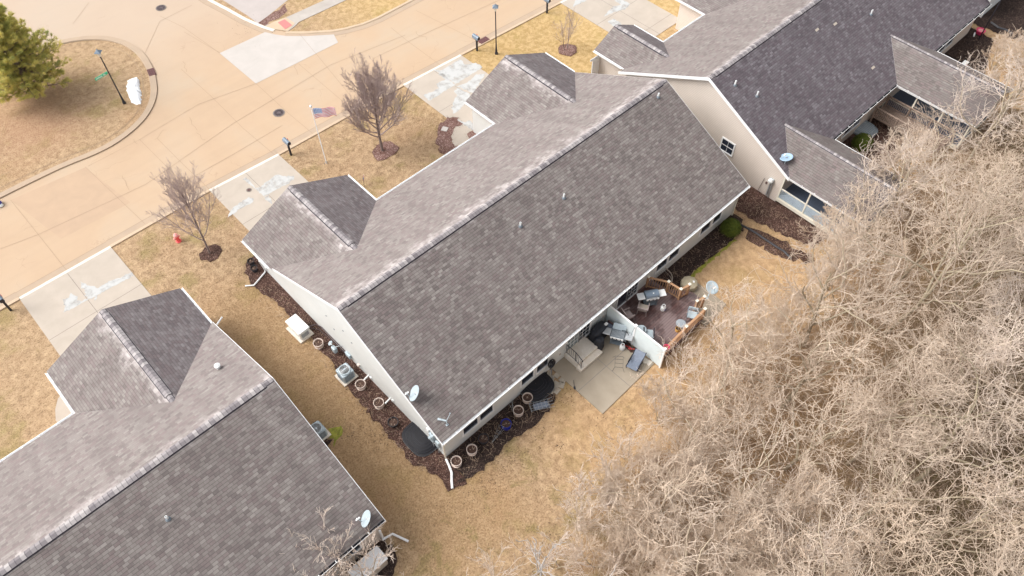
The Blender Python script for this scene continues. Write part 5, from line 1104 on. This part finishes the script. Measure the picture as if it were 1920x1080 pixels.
def np_mesh(name, V, F, mat, smooth=False):
    me = bpy.data.meshes.new(name); n = F.shape[1]; me.vertices.add(len(V)); me.vertices.foreach_set('co', V.astype(np.float32).ravel())
    me.loops.add(F.size); me.loops.foreach_set('vertex_index', F.astype(np.int32).ravel()); me.polygons.add(len(F)); me.polygons.foreach_set('loop_start', np.arange(0, F.size, n, dtype=np.int32)); me.polygons.foreach_set('loop_total', np.full(len(F), n, dtype=np.int32))
    if smooth: me.polygons.foreach_set('use_smooth', np.ones(len(F), bool))
    me.materials.append(M[mat]); me.update(calc_edges=True); me.validate(); return me
def unit(v): return v/(np.linalg.norm(v)+1e-9)
def tree_lines(seed, H=9.0, trunk=0.3, lv=(8, 7, 7, 7), spread=0.85, curl=0.25, up=0.10, r0=0.16, rtip=0.010, limb=0.62, stems=1, decay=0.58, wild=.66):
    g = np.random.default_rng(seed); out = []
    K = [7, 7, 6, 5, 5]
    def grow(p, d, L, r, l):
        k = K[l]; pts = [p]; rs = [r]; dd = d; end = max(rtip, r*.35) if l < len(lv) else rtip*.6; axis = g.normal(size=3)
        for i in range(1, k):
            dd = unit(dd+g.normal(size=3)*curl*(.35 if l == 0 else 1)*.6+np.array([0, 0, up if l > 0 else .15])); pts.append(pts[-1]+dd*L/(k-1)); rs.append(r+(end-r)*i/(k-1))
        out.append((l, np.array(pts), np.array(rs)))
        if l >= len(lv): return
        n = lv[l]; t0 = trunk if l == 0 else .22
        for j in range(n):
            t = t0+(1-t0)*(j+g.uniform(.1, .9))/n; q = t*(k-1); a = min(int(q), k-2); f = q-a; pp = pts[a]*(1-f)+pts[a+1]*f; rr = rs[a]*(1-f)+rs[a+1]*f; tt = unit(pts[a+1]-pts[a])
            s_ = unit(np.cross(tt, g.normal(size=3))); an = (spread if l == 0 else wild)*g.uniform(.65, 1.2)
            if l == 0:
                az = j*2.4+g.uniform(-.5, .5); s_ = np.array([math.cos(az), math.sin(az), 0]); an *= (1.15-.55*t)
                ll = H*limb*(1.12-.62*t)*g.uniform(.8, 1.15)
            else: ll = L*decay*(1.15-.55*t)*g.uniform(.7, 1.25)
            grow(pp, unit(tt*math.cos(an)+s_*math.sin(an)), ll, max(rtip, min(rr*.72, r*.62)), l+1)
    for s_ in range(stems):
        az = s_*6.283/stems+g.uniform(-.4, .4); le = 0 if stems == 1 else g.uniform(.25, .5)
        grow(np.array([.12*math.cos(az)*(stems > 1), .12*math.sin(az)*(stems > 1), -.05]), unit(np.array([math.cos(az)*le, math.sin(az)*le, 1])), H*(.85 if stems == 1 else .75), r0/(1 if stems == 1 else 1.5), 0)
    return out
def make_tree(name, label, cat, group, loc, rz, sc_, lines_, bark, tw, split=1, label_extra=None):
    t = thing(name, label, cat, (*loc, 0), rz, group); t.scale = (sc_, sc_, sc_)
    a = [(p, r) for l, p, r in lines_ if l <= split]; b = [(p, r) for l, p, r in lines_ if l > split]
    V, F = poly_mesh(a, 6); o = bpy.data.objects.new('trunk', np_mesh('trunk', V, F, bark, True)); COL.objects.link(o); o.parent = t
    V, F = poly_mesh(b, 3); o = bpy.data.objects.new('crown', np_mesh('crown', V, F, tw)); COL.objects.link(o); o.parent = t
    return t
# ornamental trees on the front lawns
make_tree('bare_tree', 'rounded bare tree with dense mauve twigs beside the flagpole', 'tree', None, (11.66, 20.2), .4, 1, tree_lines(14, H=5.4, trunk=.22, lv=(26, 10, 7, 6), spread=1.08, curl=.12, up=.16, r0=.11, rtip=.0055, limb=.70, decay=.50), 'bark_grey', 'twig_mauve', 0)
make_tree('bare_tree', 'upright bare tree with thin mauve twigs beside the red hydrant', 'tree', None, (-1.45, 20.45), 1.2, 1, tree_lines(12, H=6.3, trunk=.13, lv=(15, 9, 7, 5), spread=.60, curl=.12, up=.14, r0=.07, rtip=.0048, limb=.56, decay=.48), 'bark_grey', 'twig_mauve', 0)
make_tree('bare_tree', 'small young bare tree in a round mulch ring before the right house', 'tree', None, (28.4, 19.15), 0, 1, tree_lines(13, H=3.0, trunk=.12, lv=(7, 7, 6), spread=.5, curl=.22, up=.14, r0=.05, rtip=.005, limb=.6, stems=2, decay=.5), 'bark_grey', 'twig_mauve', 0)
# woodland behind the houses
VAR = []
specs = [dict(H=9.5, lv=(8, 6, 5, 4), spread=1.0, curl=.42), dict(H=8.5, lv=(8, 6, 5, 4), spread=1.1, curl=.45, up=.05), dict(H=10.5, lv=(8, 6, 6, 4), spread=.95, curl=.38), dict(H=7.5, lv=(7, 6, 5, 4), spread=1.1, curl=.48, up=.05), dict(H=6.5, lv=(5, 6, 4, 4), spread=.85, curl=.42, stems=2), dict(H=9.0, lv=(8, 6, 5, 4), spread=1.05, curl=.50, up=.04)]
specs.append(dict(H=8.0, lv=(6, 5, 4, 4), spread=.95, curl=.40))
for i, sp_ in enumerate(specs):
    tl = tree_lines(40+i, trunk=.25, r0=.125, rtip=.0115, limb=.66, decay=.66, wild=.95, **sp_)
    VAR.append((tl, 'twig_white' if i == 1 else 'twig_tan'))
def visible(x, y, zs=(0, 4, 8), m_=60):
    for z in zs:
        q = CAMR.transposed() @ (Vector((x, y, z))-CAMP)
        if q.z < -1:
            u = 960+FPX*q.x/-q.z; v = 540-FPX*q.y/-q.z
            if -m_-150 < u < 1920+m_ and -m_ < v < 1080+m_+80: return True
    return False
def inpoly(x, y, P_):
    c = False; n = len(P_)
    for i in range(n):
        a, b = P_[i], P_[(i+1) % n]
        if (a[1] > y) != (b[1] > y) and x < (b[0]-a[0])*(y-a[1])/(b[1]-a[1])+a[0]: c = not c
    return c
tr_ = random.Random(21); spots = []
# trees that can be told apart first: (x, y, variant, scale, label)
named = [(9.6, -7.6, 6, .80, 'bare tree at the wood edge just below the patio corner'), (13.9, -6.8, 6, .85, 'bare tree rising right behind the timber deck'), (4.6, -9.6, 6, .85, 'bare tree at the lower left edge of the wood, beside the open lawn'),
         (19.2, -8.3, 6, 1.0, 'bare tree between the deck lawn and the deep wood'), (28.6, -6.6, 1, .72, 'whitish bare tree crowding the end of the nearer porch'), (38.3, -7.6, 1, .86, 'pale bare tree between the two rear porches'), (46.6, -8.0, 1, .8, 'bare tree overhanging the farther rear porch')]
named += [(26.9, -5.9, 6, .62, 'small bare tree in front of the lattice of the nearer porch'), (30.9, -6.0, 6, .78, 'bare tree whose twigs cover the roof end of the nearer porch'), (34.0, -6.4, 6, .75, 'bare tree in the mulch yard between porch and wooden ramp'), (42.4, -7.2, 6, .85, 'bare tree whose twigs cover the roof end of the farther porch'), (23.4, -7.0, 6, .75, 'bare tree at the end of the side lawn by the black drain pipe')]
variants = {}
def place(x, y, vi, s_, label, group='bare woodland trees'):
    if vi not in variants:
        t = make_tree('woodland_tree', label, 'tree', group, (x, y), tr_.uniform(0, 6.28), s_, VAR[vi][0], 'bark_tan', VAR[vi][1]); variants[vi] = t
    else:
        t = copy_tree(variants[vi]); t.location = (x, y, 0); t.rotation_euler.z = tr_.uniform(0, 6.28); t.scale = (s_, s_, s_*tr_.uniform(.9, 1.1)); t['label'] = label; t['group'] = group
    spots.append((x, y)); return t
for a in named: place(*a)
tries = 0
while tries < 9000 and len(spots) < 115:
    tries += 1; x = tr_.uniform(2, 78); y = tr_.uniform(-34, -6)
    if not inpoly(x, y, fl) or not visible(x, y): continue
    if inpoly(x, y+1.8, [(0, -8), (0, 0), (60, 0), (60, -8)]) and tr_.random() < .5: continue
    if y > -9.0 and x < 20: continue
    if min(math.hypot(x-a, y-b) for a, b in spots) < 3.0: continue
    edge = y > -12.5+.10*(x-8) and x < 30
    if edge and tr_.random() < .25: continue
    place(x, y, 6 if edge else tr_.choice([0, 0, 2, 2, 3, 5, 5, 1, 4, 4]), tr_.uniform(.72, 1.05), 'bare tan leafless tree inside the dense wood behind the houses')
print('woodland trees', len(spots))
# dead pale trunk and small saplings at the wood edge
make_tree('dead_tree', 'dead white-barked tree with a few broken limbs at the bottom edge', 'tree', None, (-.9, -7.6), .2, 1, tree_lines(71, H=6.2, trunk=.45, lv=(6, 3, 2), spread=.75, curl=.45, up=.0, r0=.085, rtip=.014, limb=.34, decay=.45), 'bark_pale', 'bark_pale', 0)
make_tree('dead_tree', 'slim pale sapling on the lawn right of the dead white tree', 'tree', None, (1.3, -9.4), .2, 1, tree_lines(72, H=5.0, trunk=.3, lv=(7, 4, 3), spread=.8, curl=.4, up=.05, r0=.05, rtip=.010, limb=.36, decay=.5), 'bark_pale', 'twig_white', 0)
sap = [(2.6, -9.4, 'thin bare sapling on the open lawn between dead tree and wood'), (12.6, -4.9, 'leafless shrub whose twigs reach over the white fence end'), (15.2, -4.9, 'leafless shrub with twigs lying over the deck railing'), (6.6, -8.2, 'thin bare sapling below the patio slab'), (24.6, -6.9, 'leafless shrub at the end of the black drain pipe'), (26.6, -5.4, 'leafless shrub beside the nearer porch wall'), (30.3, -5.9, 'leafless shrub climbing over the nearer porch roof'), (*G(690, 1085), 'bare pale shrub in front of the white tub at the left house'), (*G(640, 1078), 'bare pale shrub reaching over the left house gutter'), (35.6, -4.9, 'leafless shrub beside the wooden ramp'), (44.6, -5.9, 'leafless shrub at the far porch corner'), (49.4, -4.2, 'leafless shrub in the bed by the magenta feeder'), (51.5, -6.1, 'leafless shrub on the lawn near the black pole')]
st_ = {}
for i, (x, y, lab) in enumerate(sap):
    w_ = 'w' if i in (1, 2, 7, 8) else 't'; big = {1: 1.1, 2: 1.0, 6: 1.45, 7: 1.15, 8: 1.3, 4: 1.2, 5: 1.05}.get(i, 1.0)
    if w_ not in st_:
        st_[w_] = make_tree('bare_shrub', lab, 'shrub', 'leafless shrubs', (x, y), i, big, tree_lines(80+len(st_), H=3.0, trunk=.1, lv=(6, 5, 5) if w_ == 'w' else (7, 6, 5, 3), spread=.85, curl=.35, up=.08, r0=.045, rtip=.008, limb=.6, stems=3, decay=.55), 'bark_tan', 'twig_white' if w_ == 'w' else 'twig_tan', 0)
    else:
        t = copy_tree(st_[w_]); t.location = (x, y, 0); t.rotation_euler.z = i*1.7; t.scale = (big, big, big*1.05); t['label'] = lab
for i, (u, v, s_, lab) in enumerate(((925, 1110, .95, 'whitish leafless shrub at the bottom edge left of the dead tree'), (1040, 1062, 1.0, 'whitish leafless shrub right of the dead tree at the bottom edge'), (1085, 990, 1.1, 'whitish leafless shrub at the lawn edge below the patio slab'), (1135, 930, 1.15, 'tallest whitish leafless shrub along the lower wood edge'), (1175, 860, .9, 'whitish leafless shrub between patio slab corner and the wood'), (1235, 790, .9, 'whitish leafless shrub just below the end of the white fence'))):
    t = copy_tree(st_['w']); x, y = G(u, v); t.location = (x, y, 0); t.rotation_euler.z = i*2.1+.4; t.scale = (s_, s_, s_*1.15); t['label'] = lab
# undergrowth: sticks, briars and fallen twigs over the woodland floor
g = np.random.default_rng(5); N = 30000; xs = g.uniform(-1, 78, N*2); ys = g.uniform(-36, -6, N*2)
keep = np.array([inpoly(a, b, fl) and visible(a, b, (0,)) for a, b in zip(xs, ys)]); xs, ys = xs[keep][:N], ys[keep][:N]; ln = []
for x, y in zip(xs, ys):
    a = g.uniform(0, 6.28); L = g.uniform(.4, 1.5); e = g.uniform(.0, 1.1); d = np.array([math.cos(a)*math.cos(e), math.sin(a)*math.cos(e), math.sin(e)]); q = np.array([x, y, .02]); pts = [q]
    for k in range(3): d = unit(d+g.normal(size=3)*.3); q = q+d*L/3; q[2] = max(.02, q[2]); pts.append(q.copy())
    r = g.uniform(.006, .014); ln.append((np.array(pts), np.array([r, r*.8, r*.6, r*.4])))
V, F = poly_mesh(ln, 3); o = bpy.data.objects.new('undergrowth', np_mesh('undergrowth', V, F, 'brush')); COL.objects.link(o); o['kind'] = 'stuff'; tag(o, 'tangle of dry brush and fallen sticks covering the woodland floor', 'undergrowth')
# dry stalks standing in the beds
g = np.random.default_rng(12); ln = []
for (x0, x1, y0, y1, n) in ((-1.2, .1, .5, 16, 420), (.3, 7.2, -1.1, .3, 380), (16.5, 23.8, -.8, .3, 150), (24.8, 26.4, -4.5, 5, 420), (32, 39, -4, -1.3, 300), (45, 52, -3.8, -1.6, 200), (13.9, 15.0, 15.4, 17.6, 60)):
    for _ in range(n):
        q = np.array([g.uniform(x0, x1), g.uniform(y0, y1), .03]); d = unit(np.array([g.normal(), g.normal(), g.uniform(.0, .9)])); L = g.uniform(.12, .42); p1 = q+d*L*.5; p2 = p1+unit(d+g.normal(size=3)*.4)*L*.5
        ln.append((np.array([q, p1, p2]), np.array([.007, .006, .004])))
V, F = poly_mesh(ln, 3); o = bpy.data.objects.new('dry_stalks', np_mesh('dry_stalks', V, F, 'brush')); COL.objects.link(o); o['kind'] = 'stuff'; tag(o, 'dry broken stalks littering the mulch beds', 'dry stalks')
# loose bark chips that spill over the bed edges, and dark litter on the lawn
def chips(name, pts, size, mat, label, cat, z=.03):
    g2 = np.random.default_rng(len(pts)); n = len(pts); a = g2.uniform(0, 6.28, n); s_ = g2.uniform(.4, 1.2, n)*size; w_ = s_*g2.uniform(.3, .7, n); pts = np.array(pts)
    ca, sa = np.cos(a), np.sin(a); V = np.empty((n, 4, 3))
    for k, (p, q) in enumerate(((-1, -1), (1, -1), (1, 1), (-1, 1))):
        V[:, k, 0] = pts[:, 0]+p*s_*ca-q*w_*sa; V[:, k, 1] = pts[:, 1]+p*s_*sa+q*w_*ca; V[:, k, 2] = z+g2.uniform(0, .02, n)+g2.uniform(-.01, .01, n)*p
    o = bpy.data.objects.new(name, np_mesh(name, V.reshape(-1, 3), np.arange(4*n).reshape(-1, 4), mat)); COL.objects.link(o); o['kind'] = 'stuff'; tag(o, label, cat)
g = np.random.default_rng(8); cp = []
for o in list(COL.objects):
    if o.name.startswith(('mulch_bed', 'tree_ring', 'soil_patch')):
        me = o.data; vs = [v.co for v in me.vertices]; top = vs[len(vs)//2:] if len(vs) > 6 else vs; n = len(top)
        for i in range(n):
            a, b = top[i], top[(i+1) % n]
            for _ in range(16): f = g.uniform(); d = g.normal(size=2)*.10; cp.append((a.x+(b.x-a.x)*f+d[0], a.y+(b.y-a.y)*f+d[1]))
cp = [p for p in cp if not (0.3 < p[0] < 24.1 and .45 < p[1] < 14.3)]
chips('bark_chips', cp, .017, 'mulch', 'loose bark chips scattered along the bed edges', 'bark chips')
lt = []
for (cx, cy, n, sx, sy) in ((24.6, -3.2, 260, .6, 1.6), (22.4, -4.6, 120, 2.0, 1.2), (3.6, -1.9, 380, 2.4, .35), (7.2, -1.6, 200, .7, .4), (-1.6, 3.9, 160, .35, .6), (-2.4, 4.9, 120, .3, .3), (-4.5, 38.5, 260, 2.4, 2.0), (.4, -2.0, 260, 1.4, .5), (1.6, -6.4, 160, .8, .5), (5.0, -3.2, 90, .2, .2), (8.0, -4.2, 200, 1.0, .8), (12.5, 37.8, 150, .9, 1.2), (-.6, 22.0, 60, .5, .3)):
    for _ in range(n): lt.append((cx+g.normal()*sx, cy+g.normal()*sy))
chips('leaf_litter', lt[::2], .024, 'soil', 'dark leaf litter and droppings scattered on the dry lawn', 'leaf litter', .012)
# dry grass: short blades standing over the lawns that can be seen
def grass(name, n, box, seed):
    g3 = np.random.default_rng(seed); x = g3.uniform(box[0], box[1], n); y = g3.uniform(box[2], box[3], n)
    bad = np.zeros(n, bool)
    bad |= (x > -.9) & (x < 24.3) & (y > -.9) & (y < 17.6); bad |= (x > 7.8) & (x < 12.3) & (y > -3.5) & (y < .5); bad |= (x > 12.2) & (x < 18.4) & (y > -3.8) & (y < .5)
    bad |= (x < -4.6) & (y > -2.0) & (y < 17.0); bad |= (x > 26.5) & (y > -5.3) & (y < 15.8)
    for a, b in drives: bad |= (x > a-.03) & (x < b+.03) & (y > 13)
    bad |= (y > 24.0-.001*x) & (y < 33.0); x, y = x[~bad], y[~bad]
    if box[3] > 26:
        k = np.array([inpoly(a, b, isl) for a, b in zip(x, y)]); x, y = x[k], y[k]
    n = len(x); a = g3.uniform(0, 6.28, n); L = g3.uniform(.03, .085, n); t = g3.uniform(.2, 1.3, n); w_ = g3.uniform(.006, .014, n)
    V = np.empty((n, 3, 3)); V[:, 0] = np.stack([x-w_*np.sin(a), y+w_*np.cos(a), np.full(n, .0)], 1); V[:, 1] = np.stack([x+w_*np.sin(a), y-w_*np.cos(a), np.full(n, .0)], 1)
    V[:, 2] = np.stack([x+L*np.cos(a)*np.sin(t), y+L*np.sin(a)*np.sin(t), L*np.cos(t)+.005], 1)
    o = bpy.data.objects.new(name, np_mesh(name, V.reshape(-1, 3), np.arange(3*n).reshape(-1, 3), 'lawn')); COL.objects.link(o); o['kind'] = 'stuff'; tag(o, 'short dry winter grass blades over the lawns', 'grass')
grass('dry_grass', 260000, (-5, 30, -12, 24.6), 1)
# round clipped bushes
def bush(loc, r, hh, label):
    t = thing('boxwood_bush', label, 'bush', (*loc, 0), 0, 'round clipped evergreen bushes'); g4 = np.random.default_rng(int(r*100)); n = 9000
    d = g4.normal(size=(n, 3)); d /= np.linalg.norm(d, axis=1, keepdims=True); d[:, 2] = np.abs(d[:, 2])*1.0-.25*(g4.uniform(size=n) < .3); f = g4.uniform(.80, 1.04, n)*(1+.05*np.sin(d[:, 0]*9)*np.cos(d[:, 1]*8+d[:, 2]*6))
    c = d*f[:, None]*np.array([r, r, hh*.62]); c[:, 2] += hh*.38; A = g4.normal(size=(n, 3)); A /= np.linalg.norm(A, axis=1, keepdims=True); B = np.cross(A, d+g4.normal(size=(n, 3))*.4); B /= np.linalg.norm(B, axis=1, keepdims=True)+1e-9; s_ = g4.uniform(.018, .036, n)[:, None]
    V = np.stack([c-A*s_, c-B*s_*.6, c+A*s_, c+B*s_*.6], 1)
    o = bpy.data.objects.new('foliage', np_mesh('foliage', V.reshape(-1, 3), np.arange(4*n).reshape(-1, 4), 'boxwood')); COL.objects.link(o); o.parent = t
    mb = MB(); mb.lathe([(r*.55, .1), (r*.86, hh*.38), (r*.74, hh*.7), (r*.4, hh*.88), (0.001, hh*.93)], n=18); mb.build('inner_growth', 'boxwood', t); mb = MB(); mb.tube([(0, 0, 0), (0, 0, .4)], .04, 6); mb.build('trunk', 'bark_grey', t)
bush((22.75, -.42), .62, 1.15, 'round dark green clipped bush at the rear corner of the middle house'); bush((35.15, -1.95), .66, 1.2, 'round green clipped bush against the rear wall of the right house')
# pine in the corner island
def pine(loc, H, seed):
    t = thing('pine_tree', 'large soft-needled green pine on the corner island at top left', 'tree', (*loc, 0)); g5 = np.random.default_rng(seed); ln = []; tips = []
    ln.append((np.array([[0, 0, 0], [.05, 0, H*.35], [0, .05, H*.7], [0, 0, H]]), np.array([.20, .15, .09, .02])))
    z = .9
    while z < H-.2:
        f = (z-.9)/(H-1); R_max = (1-f)**.75*3.4*(1 if f > .06 else .8); nb = int(6+5*(1-f))
        for j in range(nb):
            a = j*6.283/nb+g5.uniform(-.4, .4)+z*2; L = R_max*g5.uniform(.75, 1.12); p = np.array([0, 0, z]); d = unit(np.array([math.cos(a), math.sin(a), .10+.45*f])); pts = [p]
            for k in range(5): d = unit(d+g5.normal(size=3)*.07+np.array([0, 0, .05])); pts.append(pts[-1]+d*L/5)
            ln.append((np.array(pts), np.linspace(.05*(1-f)+.015, .008, 6)))
            for k in range(2, 6):
                for m_ in range(5):
                    s_ = unit(np.cross(d, [0, 0, 1])*(1 if m_ % 2 else -1)+d*.8+g5.normal(size=3)*.25+np.array([0, 0, .15])); l2 = L*.30*g5.uniform(.5, 1.1)*(1.15-.12*k); q0 = pts[k]-(pts[k]-pts[k-1])*g5.uniform(); q1 = q0+s_*l2; ln.append((np.array([q0, (q0+q1)/2+[0, 0, .03], q1]), np.array([.012, .009, .005])))
                    for w_ in range(5): tips.append((q0+(q1-q0)*g5.uniform(.25, 1.05), s_))
        z += g5.uniform(.24, .38)
    V, F = poly_mesh(ln, 4); o = bpy.data.objects.new('trunk', np_mesh('trunk', V, F, 'bark_grey')); COL.objects.link(o); o.parent = t
    n = len(tips); C = np.array([a for a, _ in tips]); D = np.array([b for _, b in tips]); m_ = 17; C = np.repeat(C, m_, 0)+g5.normal(size=(n*m_, 3))*.035; D = np.repeat(D, m_, 0); nd = D*.9+g5.normal(size=(n*m_, 3))*.62+np.array([0, 0, .35]); nd /= np.linalg.norm(nd, axis=1, keepdims=True)
    sd_ = np.cross(nd, g5.normal(size=nd.shape)); sd_ /= np.linalg.norm(sd_, axis=1, keepdims=True); L = g5.uniform(.12, .24, (n*m_, 1)); V = np.stack([C-sd_*.008, C+sd_*.008, C+nd*L], 1)
    o = bpy.data.objects.new('crown', np_mesh('crown', V.reshape(-1, 3), np.arange(3*n*m_).reshape(-1, 3), 'pine')); COL.objects.link(o); o.parent = t; print('pine tips', n)
pine(G(66, 180), 8.2, 3)
# thin young trees thinning out over the lawn at the lower edge of the wood
fringe = [(1.2, -13.4, 1.0), (-1.4, -12.6, .9), (3.4, -10.2, .8), (4.8, -15.0, 1.1), (7.0, -13.0, 1.1), (1.8, -8.6, .62), (3.0, -7.2, .5), (4.6, -7.6, .6), (6.0, -7.0, .55), (-.2, -10.2, .6), (4.0, -11.6, .9), (2.4, -12.4, .85), (6.2, -9.6, .8), (8.2, -8.6, .85), (10.9, -8.2, .85), (5.2, -13.4, 1.0), (7.6, -11.0, .95), (3.4, -8.4, .6), (12.4, -7.4, .75), (16.2, -6.8, .7), (18.0, -6.5, .65), (21.2, -7.2, .75), (23.0, -8.0, .85), (9.6, -5.9, .55), (14.9, -8.4, .9), (0.6, -11.6, .75)]
fr_lab = 'thin young leafless tree on the straw-coloured edge of the wood'
ft = None
for x, y, s_ in fringe:
    if ft is None: ft = make_tree('young_tree', fr_lab, 'tree', 'thin young trees at the wood edge', (x, y), 0, s_, tree_lines(95, H=6.5, trunk=.12, lv=(10, 7, 6, 5), spread=.8, curl=.2, up=.08, r0=.06, rtip=.007, limb=.55, stems=2, decay=.52), 'bark_tan', 'twig_tan', 0)
    else: t = copy_tree(ft); t.location = (x, y, 0); t.rotation_euler.z = x*3.1; t.scale = (s_, s_, s_)
